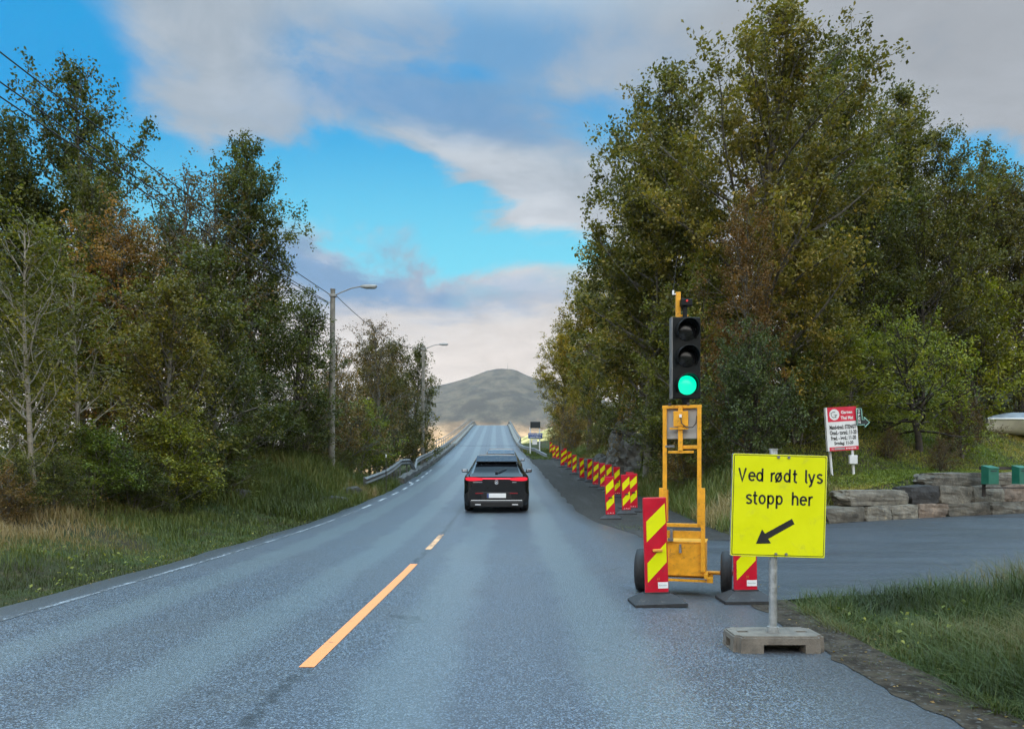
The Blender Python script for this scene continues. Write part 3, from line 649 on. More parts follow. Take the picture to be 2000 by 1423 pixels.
proto('birch_thin', 15, 8.5, 2.3, .14, 40, 34, 66, sh_oval, .09, 17, droop=.30, tr=.08, subf=2.4, leafmat='leaf_rust', bark='bark_grey', sparse=.35, twigl=(.35, .8))
proto('sapling', 16, 7.0, 1.8, .12, 40, 32, 62, sh_oval, .095, 22, tr=.06, subf=2.8, leafmat='leaf_lime', bark='bark_pale')
proto('alder', 17, 8.0, 2.7, .04, 54, 18, 66, sh_wide, .125, 22, tr=.12, subf=2.3)
proto('willow', 18, 6.5, 2.6, .03, 54, 22, 70, sh_wide, .11, 22, tr=.10, subf=2.4, stems=3)
proto('bush', 19, 3.2, 1.7, .03, 48, 10, 66, sh_dome, .085, 26, tr=.045, subf=3.2, stems=4)
proto('bush_rust', 20, 2.8, 1.6, .03, 44, 12, 62, sh_dome, .075, 20, tr=.04, subf=3.2, stems=4, leafmat='leaf_rust')
proto('hazel', 21, 3.8, 1.8, .04, 48, 16, 68, sh_dome, .11, 22, tr=.04, subf=2.8, stems=4, leafmat='leaf_lime')
proto('juniper', 22, 3.0, 1.9, .02, 60, 12, 60, sh_dome, .085, 26, droop=.2, tr=.06, subf=3.2, stems=4, leafmat='needle', bark='bark_dark')
proto('apple', 23, 3.4, 2.5, .17, 40, 0, 46, sh_dome, .085, 20, tr=.10, subf=2.8, leafmat='leaf_lime', bark='bark_dark', bend=.05, lean=.06)
proto('dark_tree', 24, 10.0, 3.3, .04, 62, 12, 60, sh_wide, .13, 20, tr=.15, subf=2.1, bark='bark_dark')
USED = set()
def plant(key, px, Y, top, label, cat='tree', name=None, col=(1, 1, 1), wide=1.0, rz=None, group=None, x=None, zb=None):
    """stand a copy of a plant at the bearing px and distance Y, as tall as the photo's top row asks"""
    src = PROTO[key]; X = (px-1000)/FPX*Y if x is None else x; z0 = gz(X, Y)-.05 if zb is None else zb
    h = CAM_H+(HOR-top)/FPX*Y-z0
    o = src if key not in USED else copy_tree(src); USED.add(key)
    s = h/(src['nat_h']*1.04); o.location = (X, Y, z0); o.rotation_euler = (0, 0, (px*1.7+Y*.9) if rz is None else rz)
    sw = s**.75*wide; o.scale = (sw, sw, s); o.name = name or ('tree' if cat == 'tree' else cat.replace(' ', '_')); tag(o, label, cat, group)
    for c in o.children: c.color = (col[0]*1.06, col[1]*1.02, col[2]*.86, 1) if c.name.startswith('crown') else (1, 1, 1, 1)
    return o

# ---------------------------------------------------------------- striped beacons
def beacon_proto(near):
    root = empty('traffic_beacon', (0, 0, 0)); b = MB(); W, H, Z0 = .245, 1.0, .115
    b.box((0, 0, Z0+H/2), (W, .045, H), 0, bev=.012); y = -.0245
    P = lambda fx, fz: ((fx-.5)*W, Z0+H*(1-fz))
    for q in ([(.11, .25), (.92, .063), (.94, .267), (.11, .463)], [(.11, .683), (.94, .47), (.94, .676), (.11, .885)]):
        b.sheet([P(*p) for p in q][::-1], y, 1)
    if near:
        b.sheet([P(.54, .883), P(.54, .948), P(.97, .948), P(.97, .883)][::1], y-.001, 2)
        b.text('Ramudden', (.755-.5)*W, Z0+H*(1-.915), W*.34, .016, y-.0025, 3)
        b.text('H', (.57-.5)*W, Z0+H*(1-.848), .020, .026, y-.001, 4)
    else:
        b.text('J A J', 0, Z0+.045, W*.62, .035, y-.001, 2)
    b.build('panel', [M['red_sheet'], M['yellow_sheet'], M['white_print'], M['sign_grey'], M['handle_orange']], root)
    g = MB(); g.box(((.555-.5)*W, -.035, Z0+H*(1-.552)), (.105, .025, .032), 0, bev=.010); g.build('handle', M['handle_orange'] if near else M['black_print'], root)
    f = MB(); a, d, h = .27, .21, .115
    vs = [(-a, -d, 0), (a, -d, 0), (a, d, 0), (-a, d, 0), (-a, -d, .035), (a, -d, .035), (a, d, .035), (-a, d, .035), (-.145, -.075, h), (.145, -.075, h), (.145, .075, h), (-.145, .075, h)]
    fs = [(3, 2, 1, 0)]+[(i, (i+1) % 4, 4+(i+1) % 4, 4+i) for i in range(4)]+[(4+i, 4+(i+1) % 4, 8+(i+1) % 4, 8+i) for i in range(4)]+[(8, 9, 10, 11)]
    f.add(vs, fs); f.box((0, 0, h+.004), (.26, .07, .02)); f.build('base', M['rubber'], root); return root
near_b = beacon_proto(True); far_b = beacon_proto(False)
G = 'striped roadworks beacons'
def place_beacon(o, X, Y, rz, roll, label, z=None):
    o.location = (X, Y, (gz(X, Y)+.10 if z is None else z)); o.rotation_euler = (0, R(roll), R(rz)); tag(o, label, 'beacon', G)
place_beacon(near_b, 1.515, 7.72, 2, -1.6, 'large red and yellow striped beacon in front of the yellow signal trailer', 0.0)
place_beacon(copy_tree(near_b), 2.49, 7.88, -1, -1.0, 'red and yellow striped beacon half hidden behind the yellow stop sign', 0.0)
far = [(1192.7, 1011, 'nearest striped beacon of the gravel row, left of the overlapping pair'), (1223.7, 1001.6, 'striped beacon standing just right of the nearest one of the gravel row'),
       (1237, 995.6, 'rightmost striped beacon of the gravel row, half behind its neighbour'), (1228, 990, 'striped beacon showing only its red top behind the two rightmost ones'),
       (1205.7, 973, 'striped beacon seen between the nearest one and the pair beside it'), (1190, 965, 'striped beacon whose foot is hidden behind the nearest one of the row'),
       (1178, 960, 'striped beacon just left of the one hidden behind the nearest'), (1162.7, 953.6, 'striped beacon eleventh counted from the guardrail end'), (1151, 946, 'striped beacon tenth counted from the guardrail end'),
       (1137, 939, 'striped beacon standing alone with a wide gap on both sides in mid row'), (1121.7, 931, 'striped beacon seventh counted from the guardrail end, before the wide gap'), (1111.6, 922, 'striped beacon sixth counted from the guardrail end'),
       (1105, 913.5, 'striped beacon fifth counted from the guardrail end'), (1098.4, 912.5, 'striped beacon fourth counted from the guardrail end'), (1089, 907.5, 'striped beacon third counted from the guardrail end'),
       (1082.3, 902, 'small far striped beacon second from the guardrail end'), (1075.6, 898.6, 'farthest smallest striped beacon beside the end of the guardrail')]
Ytop = {1192.7: 941.6, 1223.7: 937, 1237: 932, 1228: 929.6, 1205.7: 925, 1190: 922, 1178: 919, 1162.7: 914, 1151: 910, 1137: 904, 1121.7: 899.6, 1111.6: 893.6, 1105: 888, 1098.4: 885, 1089: 884, 1082.3: 879, 1075.6: 878}
rnd = random.Random(4)
for i, (px, pb, lab) in enumerate(far):
    # distance where a 1 m panel fills the rows it fills in the photo, eased towards where the ground meets its foot
    Yh = FPX/(pb-Ytop[px]); Ys = np.arange(12, 75, .05); zz = np.abs((road_z(Ys)-.02+.115)-(CAM_H+(HOR-pb)/FPX*Ys))
    k = np.abs(Ys-Yh) < 7; Y = float(Ys[k][np.argmin(zz[k])])*.6+Yh*.4
    X = (px-1000)/FPX*Y; o = far_b if i == 0 else copy_tree(far_b)
    place_beacon(o, X, Y, rnd.uniform(-15, 14), rnd.uniform(-2.6, 2.6), lab, float(road_z(Y))-.03)

# ---------------------------------------------------------------- yellow stop sign
def stop_sign():
    Y = 5.75; k = FPX/Y; root = empty('road_sign', (2.045, Y, 0), 'fluorescent yellow text sign on a steel pole in a concrete foot', 'sign')
    W, H = .735, .795; p = MB(); Rm = Matrix.Translation((.026, 0, 1.118)) @ Matrix.Rotation(R(1.6), 4, 'Y')
    def rrect(w, h, r, n=5):
        out = []
        for cx, cz, a0 in ((w/2-r, h/2-r, 0), (-w/2+r, h/2-r, 90), (-w/2+r, -h/2+r, 180), (w/2-r, -h/2+r, 270)):
            for i in range(n+1): a = R(a0+90*i/n); out.append((cx+r*math.cos(a), cz+r*math.sin(a)))
        return out[::-1]
    p.prism(rrect(W, H, .012), -.012, .012, 0, Rm)
    p.sheet(rrect(W-.004, H-.004, .012)[::-1], -.0125, 1, Rm)
    p.sheet(rrect(W-.020, H-.020, .010)[::-1], -.0134, 2, Rm); p.sheet(rrect(W-.030, H-.030, .010)[::-1], -.0143, 1, Rm)
    sc = W/343.0                                          # the sign face is 343 px wide in the close-up
    T = lambda x, y: ((x-633)*sc, (836-y)*sc)
    for line, base, tilt in (([('V', 482), ('e', 519), ('d', 548), ('r', 599), ('ø', 616), ('d', 647), ('t', 679), ('l', 724), ('y', 736), ('s', 766)], 750, 5.5/280), ([('s', 512), ('t', 537), ('o', 559), ('p', 589), ('p', 620), ('h', 678), ('e', 707), ('r', 738)], 832, 5.0/280)):
        for ch, x0 in line:
            for st in GLYPH[ch]:
                p.ribbon([T(x0+a, base-b+(x0-482)*tilt*.4) for a, b in st], 6.8*sc, -.0155, 2, Rm)
    arrow = [(553, 976), (574, 923), (585, 938), (681, 882), (691, 901), (597, 957), (608, 973)]
    p.sheet([T(*q) for q in arrow], -.0155, 2, Rm)
    p.build('panel', [M['galvanised'], M['yellow_sheet'], M['black_print']], root)
    for dx, dz in ((-.015, .375), (.065, .375), (-.015, -.375), (.065, -.375)):
        b = MB(); b.tube([Rm @ Vector((dx, -.012, dz)), Rm @ Vector((dx, -.024, dz))], .011, 8); b.build('bolt', M['dull_steel'], root)
    q = MB(); q.tube([(.0, .045, .06), (.004, .045, 1.555)], .031, 16); q.tube([(.004, .045, 1.55), (.004, .045, 1.562)], .034, 16)
    q.build('pole', M['galvanised'], root)
    for zc in (.80, 1.45):
        cl = MB(); cl.box((.0, .035, zc), (.10, .085, .035), bev=.006); cl.build('clamp', M['galvanised'], root)
    # moulded concrete foot: rounded slab with two lifting slots and a recess below
    bm = bmesh.new(); Wb, Db, Hb = .70, .37, .128
    bmesh.ops.create_cube(bm, size=1.0)
    for v in bm.verts: v.co = Vector((v.co.x*Wb*(1 if v.co.z < 0 else .985), v.co.y*Db*(1 if v.co.z < 0 else .97), v.co.z*Hb+Hb/2))
    es = [e for e in bm.edges if abs(e.verts[0].co.z-e.verts[1].co.z) > .05]
    bmesh.ops.bevel(bm, geom=es, offset=.045, segments=3, affect='EDGES'); 
    es = [e for e in bm.edges if all(v.co.z > Hb-.001 for v in e.verts) and len([f for f in e.link_faces if abs(f.normal.z) < .5]) == 1]
    bmesh.ops.bevel(bm, geom=es, offset=.012, segments=2, affect='EDGES')
    me = bpy.data.meshes.new('foot'); bm.to_mesh(me); bm.free(); me.materials.append(M['concrete'])
    ft = bpy.data.objects.new('foot', me); C.objects.link(ft); ft.parent = root; ft.location = (0, .055, 0)
    cuts = MB(); cuts.box((.03, -.15, .02), (.32, .3, .09)); cuts.box((-.35, 0, .045), (.09, .11, .07)); cuts.box((.35, 0, .045), (.09, .11, .07)); cuts.box((-.235, .0, Hb), (.085, .05, .09)); cuts.box((.225, .0, Hb), (.085, .05, .09))
    co_ = cuts.build('cutter', M['concrete']); co_.location = (2.045, Y+.055, 0); bpy.context.view_layer.update()
    md = ft.modifiers.new('recess', 'BOOLEAN'); md.object = co_; md.operation = 'DIFFERENCE'; md.solver = 'EXACT'
    bpy.context.view_layer.update(); dg = bpy.context.evaluated_depsgraph_get(); nm = bpy.data.meshes.new_from_object(ft.evaluated_get(dg)); ft.modifiers.clear(); ft.data = nm
    bpy.data.objects.remove(co_)
    s = MB(); s.tube([(0, .045, .125), (0, .045, .17)], .045, 16); s.build('socket', M['galvanised'], root)
stop_sign()

# ---------------------------------------------------------------- mobile traffic signal on its yellow trailer
def signal_trailer():
    root = empty('mobile_traffic_light', (1.905, 8.28, 0), 'yellow wheeled trailer carrying a black traffic signal showing green', 'traffic light', rz=R(-17))
    P = M['yellow_paint']
    b = MB(); b.box((.005, .22, .40), (.50, .42, .37), bev=.008); b.box((.005, .22, .593), (.515, .435, .018), bev=.004); b.build('battery_box', P, root)
    l = MB(); l.box((-.02, -.002, .545), (.022, .012, .05)); l.tube([(-.02, -.012, .53), (-.018, -.014, .475)], [.012, .018], 8); l.build('latch', M['dull_steel'], root)
    c = MB(); c.box((0, .19, .195), (.66, .05, .04)); c.box((.30, -.02, .185), (.07, .07, .055)); c.box((.26, .05, .23), (.04, .30, .05)); c.box((-.26, .05, .23), (.04, .30, .05)); c.tube([(-.44, .19, .24), (.44, .19, .24)], .022, 8)
    c.box((0, .0, .168), (.52, .05, .022)); c.build('chassis', P, root)
    for sx in (-1, 1):
        wl = empty('wheel', (sx*.475, .19, .245)); wl.parent = root
        t = MB(); prof = [(-.055, .13), (-.062, .19), (-.05, .235), (-.02, .245), (.02, .245), (.05, .235), (.062, .19), (.055, .13)]
        n = 32; vs = []; fs = []
        for j in range(n):
            a = 2*math.pi*j/n
            for x, r in prof: vs.append((x, r*math.cos(a), r*math.sin(a)))
        k = len(prof)
        for j in range(n):
            for i in range(k): fs.append((j*k+i, j*k+(i+1) % k, ((j+1) % n)*k+(i+1) % k, ((j+1) % n)*k+i))
        t.add(vs, fs, 0, True); t.build('tyre', M['tyre'], wl)
        r = MB(); r.tube([(-.045, 0, 0), (.045, 0, 0)], .132, 24); r.tube([(-.07, 0, 0), (.07, 0, 0)], .035, 12); r.build('rim', M['rim_red'], wl)
    m = MB()                                               # outer sleeves fixed to the trailer
    for sx in (-1, 1):
        m.box((sx*.228, -.02, .735), (.045, .045, .93), bev=.004)
    m.box((-.17, .02, 1.0), (.03, .03, .36)); m.build('lower_mast', P, root)
    u = MB()
    for sx in (-1, 1): u.box((sx*.188, -.022, 1.43), (.045, .04, 1.33), bev=.004)
    u.box((0, -.022, 2.105), (.43, .045, .035), bev=.004); u.box((0, -.022, .785), (.42, .04, .04), bev=.004); u.box((.085, -.024, 1.655), (.18, .035, .04), bev=.004)
    u.box((-.015, -.045, 1.86), (.05, .04, .50), bev=.004); u.box((-.01, -.04, 1.60), (.28, .03, .028), bev=.004); u.box((-.01, -.047, 1.97), (.16, .05, .17), bev=.004); u.box((-.03, -.06, 1.862), (.20, .04, .022)); u.build('sliding_frame', P, root)
    cb = MB(); cb.box((0, -.0, .68), (.43, .02, .085), bev=.003); cb.build('crossbar', P, root)
    g = MB(); g.box((-.02, .03, 1.93), (.36, .05, .36), bev=.006); g.build('grey_plate', M['grey_plate'], root)
    h = MB(); h.box((-.115, -.02, .685), (.028, .04, .11)); h.box((-.125, -.03, .622), (.06, .05, .03)); h.build('winch_fitting', M['dull_steel'], root); h = MB(); h.box((-.13, -.04, 1.665), (.10, .02, .025)); h.build('clip', M['dull_steel'], root)
    for dx in (-.13, .07): bo = MB(); bo.tube([(dx, -.02, 2.135), (dx, -.05, 2.135)], .018, 10); bo.build('bolt', M['wood_dark'], root)
    cab = MB(); cab.tube([(-.01, -.08, 1.99), (.0, -.09, 1.92), (.05, -.085, 1.87), (.12, -.06, 1.875), (.155, -.04, 1.92), (.16, -.03, 2.0)], .006, 6); cab.box((-.012, -.08, 2.0), (.028, .02, .035), 1); cab.build('cable', [M['wood_dark'], M['white_print']], root)
    # signal head
    hd = empty('signal_head', (.05, -.05, 2.11)); hd.parent = root; hd.rotation_euler = (0, 0, R(17+2))
    k = MB(); k.box((0, .03, .535), (.315, .09, .905), bev=.012); k.tube([(0, .04, 0), (0, .04, .085)], [.028, .05], 10); k.build('housing', M['signal_black'], hd)
    bk = MB(); bk.box((-.163, .035, .535), (.012, .10, .905)); bk.build('side_rim', M['dull_steel'], hd)
    for i, (zc, mat) in enumerate(((.83, M['dark_lens']), (.535, M['dark_lens']), (.23, M['green_lamp']))):
        n = 28; ln = MB(); vs = [(0, -.045, zc)]; fs = []; rr = .107
        for q in range(1, 5):
            for j in range(n):
                a = 2*math.pi*j/n; r = rr*q/4; vs.append((r*math.cos(a), -.022-.023*(1-(q/4)**2), zc+r*math.sin(a)))
        for j in range(n): fs.append((0, 1+(j+1) % n, 1+j))
        for q in range(3):
            for j in range(n): fs.append((1+q*n+j, 1+q*n+(j+1) % n, 1+(q+1)*n+(j+1) % n, 1+(q+1)*n+j))
        ln.add(vs, fs, 0, True); lo = ln.build('lens', mat, hd)
        if i == 2: tag(lo, 'lit green lens at the bottom of the signal')
        vz = MB(); vs = []; fs = []; nn = 26
        for j in range(nn+1):
            a = R(-38+256*j/nn); up = max(0, math.sin(a)*.5+.5); y1 = -.05-.105*up**.8
            for r, y in ((.128, -.018), (.124, y1), (.119, y1), (.119, -.018)): vs.append((r*math.cos(a), y, zc+r*math.sin(a)))
        for j in range(nn):
            for q in range(4): fs.append((j*4+q, j*4+(q+1) % 4, (j+1)*4+(q+1) % 4, (j+1)*4+q))
        vz.add(vs, fs, 0, True); vz.build('visor', M['signal_visor'], hd)
    tm = MB(); tm.box((-.075, .07, 1.13), (.05, .045, .30), bev=.003); tm.box((-.01, .055, 1.015), (.09, .03, .02)); tm.build('top_post', P, hd)
    se = MB(); se.box((.0, .02, 1.15), (.125, .09, .08), 0, bev=.008); se.tube([(-.01, .02, .985), (-.01, .02, 1.11)], .025, 10); se.tube([(0, -.025, 1.165), (0, -.031, 1.165)], .012, 10, 1); se.build('sensor', [M['signal_black'], M['red_dot']], hd)
    an = MB(); an.box((-.115, .07, 1.26), (.05, .02, .012), 0); an.tube([(-.13, .07, 1.25), (-.13, .07, 1.30)], .012, 8, 0); an.tube([(-.128, .07, 1.30), (-.09, .07, 1.66)], .0035, 5, 1); an.build('antenna', [M['white_print'], M['wire']], hd)
signal_trailer()

# ---------------------------------------------------------------- cars
def car(name, X, Y, paint, label, rz=0, lit=True):
    z0 = float(road_z(Y)); sl_ = float((road_z(Y+4)-road_z(Y))/4)
    root = empty(name, (X, Y, z0+.005), label, 'car', 'cars waiting to cross the bridge'); root.rotation_euler = (math.atan(sl_), 0, R(rz))
    fw = pchip([0, .04, .12, .3, .7, 1.3, 2.4, 3.6, 4.2, 4.55, 4.7, 4.76], [.80, .86, .905, .93, .942, .945, .94, .94, .91, .83, .70, .56])      # half width
    fb = pchip([0, .04, .12, .35, 1.2, 3.0, 3.7, 4.2, 4.6, 4.76], [1.00, 1.02, 1.04, 1.05, 1.03, .99, .97, .90, .78, .60])                        # belt line
    ft = pchip([0, .04, .12, .2, .45, .75, 1.0, 1.5, 2.2, 2.8, 3.55, 3.8, 4.3, 4.6, 4.76], [1.02, 1.05, 1.085, 1.12, 1.29, 1.475, 1.545, 1.605, 1.62, 1.53, 1.11, 1.03, .94, .82, .63])
    fr = pchip([0, .12, .2, .5, .8, 1.3, 2.3, 2.9, 3.5, 3.8, 4.76], [.74, .72, .67, .61, .555, .55, .55, .57, .64, .70, .45])                       # half width of the roof
    fz = pchip([0, .05, .2, .55, 4.3, 4.76], [.30, .24, .20, .19, .19, .30])                                                                          # sill height
    st = np.concatenate([np.array([0, .015, .04, .08, .12, .16]), np.linspace(.2, 1.0, 18), np.linspace(1.1, 4.3, 34), np.array([4.4, 4.5, 4.6, 4.68, 4.73, 4.76])])
    def prof(y):
        w, b, t, r, z = [float(f(y)) for f in (fw, fb, ft, fr, fz)]; g = max(t-b, .005)
        key = [(0, z), (w*.55, z), (w*.90, z+.01), (w*.985, z+.10), (w, z+.30), (w*.985, (z+b)*.5+.10), (w*.99, b-.13), (w*.965, b-.03), (w*.93, b+.005),
               (w*.93+(r-w*.93)*.25, b+g*.28), (w*.93+(r-w*.93)*.62, b+g*.66), (r+.045, b+g*.90), (r-.01, b+g*.965), (r*.8, b+g*.987), (r*.45, t-.003), (0, t)]
        return key
    rows = [prof(y) for y in st]; n = len(rows[0]); body = MB(); glass = MB(); rear = MB()
    for sx in (-1, 1):
        for i in range(len(st)-1):
            ym = (st[i]+st[i+1])/2
            for j in range(n-1):
                q = [(sx*rows[i][j][0], st[i], rows[i][j][1]), (sx*rows[i+1][j][0], st[i+1], rows[i+1][j][1]), (sx*rows[i+1][j+1][0], st[i+1], rows[i+1][j+1][1]), (sx*rows[i][j+1][0], st[i], rows[i][j+1][1])]
                if sx > 0: q = q[::-1]
                if .03 < ym < .60 and j >= 12: rear.add(q, [(0, 1, 2, 3)], 0, True)
                elif 2.82 < ym < 3.55 and j >= 12: glass.add(q, [(0, 1, 2, 3)], 0, True)
                elif .62 < ym < 3.2 and j in (8, 9, 10) and not (1.75 < ym < 1.85): glass.add(q, [(0, 1, 2, 3)], 0, True)
                else: body.add(q, [(0, 1, 2, 3)], 1 if j < 4 else 0, True)
    for y, sg in ((0, -1), (4.76, 1)):
        pr = prof(y); poly = [(p[0], y, p[1]) for p in pr]+[(-p[0], y, p[1]) for p in pr[1:-1]][::-1]
        body.add(poly, [list(range(len(poly)))[::(1 if sg < 0 else -1)]], 0, False)
    bo = body.build('body', [paint, M['car_trim']], root)
    bm = bmesh.new(); bm.from_mesh(bo.data); bmesh.ops.remove_doubles(bm, verts=bm.verts, dist=.0008); bmesh.ops.recalc_face_normals(bm, faces=bm.faces); bm.to_mesh(bo.data); bm.free()
    rw = rear.build('rear_window', M['car_glass'], root); glass.build('side_glass', M['car_glass'], root)
    wi = MB(); wi.tube([(.02, .20, 1.155), (.12, .26, 1.20), (.28, .33, 1.235)], .012, 6); wi.box((.0, .185, 1.145), (.08, .05, .035), bev=.01); wi.build('wiper', M['car_trim'], rw)
    sp = MB(); sp.add([(-.60, .50, 1.437), (.60, .50, 1.437), (.57, 1.15, 1.588), (-.57, 1.15, 1.588), (-.60, .50, 1.415), (.60, .50, 1.415), (.57, 1.15, 1.55), (-.57, 1.15, 1.55)], [(0, 1, 2, 3), (4, 5, 1, 0), (5, 6, 2, 1), (7, 4, 0, 3), (7, 6, 5, 4)]); sp.build('spoiler', paint, root)
    # rear face
    lb = MB(); lb.box((0, .0, .965), (1.30, .05, .032), 0, bev=.01)
    lb.build('light_bar', M['tail_bright'] if lit else M['reflector'], root)
    for sx in (-1, 1):
        tl = MB(); pts = [(.40, -.018, .918, .985), (.60, -.018, .905, 1.0), (.74, -.01, .902, 1.005), (.83, .03, .912, 1.0), (.872, .09, .93, .99)]
        vs = []
        for x, y, a, b in pts: vs += [(sx*x, y-.012, a), (sx*x, y-.012, b), (sx*x*.97, y+.04, b), (sx*x*.97, y+.04, a)]
        fs = [(i*4+k, i*4+(k+1) % 4, i*4+4+(k+1) % 4, i*4+4+k) for i in range(len(pts)-1) for k in range(4)]+[(0, 1, 2, 3)]
        tl.add(vs, fs, 0, False); tl.build('tail_light', M['tail_lamp'] if lit else M['reflector'], root)
        rf = MB(); rf.box((sx*.48, -.006, .555), (.22, .02, .03), bev=.006); rf.build('reflector', M['reflector'], root)
        mr = MB(); mr.box((sx*1.03, 3.05, 1.075), (.19, .10, .125), 0, bev=.035); mr.box((sx*.94, 3.08, 1.02), (.10, .06, .035)); mo = mr.build('mirror', paint, root)
        mg = MB(); mg.box((sx*1.03, 2.998, 1.08), (.15, .008, .085), bev=.003); mg.build('mirror_glass', M['chrome'], mo)
        for yw in (.86, 3.78):
            wl = empty('wheel', (sx*.80, yw, .355)); wl.parent = root
            t = MB(); pf = [(-.12, .22), (-.125, .31), (-.11, .345), (-.07, .358), (.07, .358), (.11, .345), (.125, .31), (.12, .22)]; nn = 28; vs = []; fs = []
            for j in range(nn):
                a = 2*math.pi*j/nn
                for x, r in pf: vs.append((x, r*math.cos(a), r*math.sin(a)))
            for j in range(nn):
                for i in range(8): fs.append((j*8+i, j*8+(i+1) % 8, ((j+1) % nn)*8+(i+1) % 8, ((j+1) % nn)*8+i))
            t.add(vs, fs, 0, True); t.build('tyre', M['tyre'], wl); r = MB(); r.tube([(-.09, 0, 0), (.115*sx if sx > 0 else .09, 0, 0)], .225, 20); r.build('rim', M['rim_alloy'], wl)
    pl = MB(); pl.box((0, -.010, .49), (.53, .018, .125), 0, bev=.004); pl.sheet([(-.262, .43), (-.215, .43), (-.215, .55), (-.262, .55)], -.0205, 1); pl.build('number_plate', [M['white_print'], M['sign_blue']], root)
    rc = MB(); rc.box((0, -.002, .49), (.82, .012, .20), bev=.006); rc.build('plate_recess', M['car_trim'], root)
    ch = MB(); ch.box((0, -.014, .355), (1.44, .03, .022), bev=.008); ch.build('chrome_strip', M['chrome'], root)
    lw = MB(); lw.box((0, .06, .25), (1.50, .18, .18), bev=.03); lw.build('rear_apron', M['car_trim'], root)
    for sx in (-1, 1): ex = MB(); ex.box((sx*.52, -.02, .235), (.17, .08, .035), bev=.01); ex.build('exhaust_trim', M['chrome'], root)
    em = MB(); n = 26; rr = .052
    em.tube([(rr*math.cos(2*math.pi*j/n), -.022, .865+rr*math.sin(2*math.pi*j/n)) for j in range(n+1)], .007, 6)
    for a in (90, 210, 330):
        a = R(a); em.add([(rr*math.cos(a), -.022, .865+rr*math.sin(a)), (.013*math.cos(a+1.05), -.022, .865+.013*math.sin(a+1.05)), (0, -.034, .865), (.013*math.cos(a-1.05), -.022, .865+.013*math.sin(a-1.05))], [(0, 1, 2), (0, 2, 3)])
    em.build('badge', M['chrome'], root)
    lt = MB(); lt.box((-.53, -.004, .865), (.26, .012, .022)); lt.build('lettering', M['chrome'], root); lt = MB(); lt.box((.50, -.004, .865), (.12, .012, .02)); lt.build('lettering', M['chrome'], root)
    return root
car('car', -.435, 20.75, M['car_black'], 'black SUV seen from behind with a red light bar across its tail', rz=1.0)
car('car', -.46, 32.0, M['car_silver'], 'grey car hidden ahead of the black SUV, only its pale roof showing', rz=1.2, lit=False)

# ---------------------------------------------------------------- street lamps and wires
def street_lamp(X, Y, ztop, label):
    z0 = gz(X, Y)-.3; root = empty('street_lamp', (X, Y, z0), label, 'street lamp', 'street lamps on wooden poles'); H = ztop-z0
    p = MB(); p.tube([(0, 0, 0), (.02, 0, H*.5), (.05, 0, H)], [.125, .11, .09], 14); p.build('pole', M['wood_pole'], root)
    c = MB(); c.tube([(.05, 0, H), (.05, 0, H+.03)], .10, 12); c.build('pole_cap', M['dull_steel'], root)
    a = MB(); a.tube([(.10, 0, H-.22), (.35, 0, H-.10), (.75, 0, H+.06), (1.05, 0, H+.12), (1.20, 0, H+.13)], .024, 8); a.box((.06, 0, H-.22), (.23, .22, .10), bev=.01); a.build('arm', M['lamp_grey'], root)
    h = MB(); vs = []; secs = [(1.10, .05, .10, .16), (1.22, .09, .075, .19), (1.45, .115, .07, .20), (1.66, .10, .085, .185), (1.72, .05, .11, .165)]
    for x, w, zb, zt in secs:
        for y, z in ((-w, zb), (w, zb), (w, zb+.05), (w*.6, zt), (-w*.6, zt), (-w, zb+.05)): vs.append((x, y, H+z))
    fs = [(i*6+k, i*6+(k+1) % 6, i*6+6+(k+1) % 6, i*6+6+k) for i in range(4) for k in range(6)]+[tuple(range(6))[::-1], tuple(range(24, 30))]
    h.add(vs, fs); ho = h.build('lamp_head', M['lamp_grey'], root)
    g = MB(); g.box((1.46, 0, H+.065), (.40, .17, .025), bev=.01); g.build('lamp_glass', M['lamp_glass'], ho)
    for k, dz in enumerate((-.16, -.48)):
        i = MB(); i.tube([(-.05, 0, H+dz), (-.13, 0, H+dz+.02)], .025, 8); i.build('insulator', M['lamp_glass'], root)
    return root
L1 = at(647.5, 566, 28.0); L2 = at(825.5, 676, 50.0)
street_lamp(L1.x, 28.0, L1.z, 'nearer street lamp on a tall grey wooden pole beside the grassy mound')
street_lamp(L2.x, 50.0, L2.z, 'farther small street lamp rising out of the dark trees by the bridge')
def wire(p, q, sag, label, r=.014, n=24):
    p, q = Vector(p), Vector(q); pts = []
    for i in range(n+1):
        t = i/n; w = p.lerp(q, t); w.z -= sag*4*t*(1-t); pts.append(w)
    b = MB(); b.tube(pts, r, 5); tag(b.build('overhead_wire', M['wire']), label, 'wire', 'overhead wires of the lamp poles')
PB = Vector((-9.6, -2.0, 9.1))
wire(L1+Vector((-.08, 0, -.16)), PB+Vector((0, 0, 0)), .42, 'topmost overhead wire running to the upper left corner from the near lamp pole')
wire(L1+Vector((-.13, 0, -.46)), PB+Vector((.0, 0, -.62)), .42, 'middle overhead wire running left over the trees from the near lamp pole')
wire(L1+Vector((-.13, 0, -.50)), PB+Vector((-.1, 0, -.82)), .50, 'lowest overhead wire running left over the trees from the near lamp pole')
wire(L1+Vector((.12, 0, -.16)), L2+Vector((-.08, 0, -.16)), .55, 'single overhead wire hanging between the two street lamps')
wire(L1+Vector((-.13, 0, -.48)), at(560, 740, 34), .05, 'steep service wire dropping left from the near lamp pole into the trees', .008)
wire(L1+Vector((-.13, 0, -.90)), at(590, 750, 36), .05, 'second steep service wire under the first one dropping from the near lamp pole', .006)

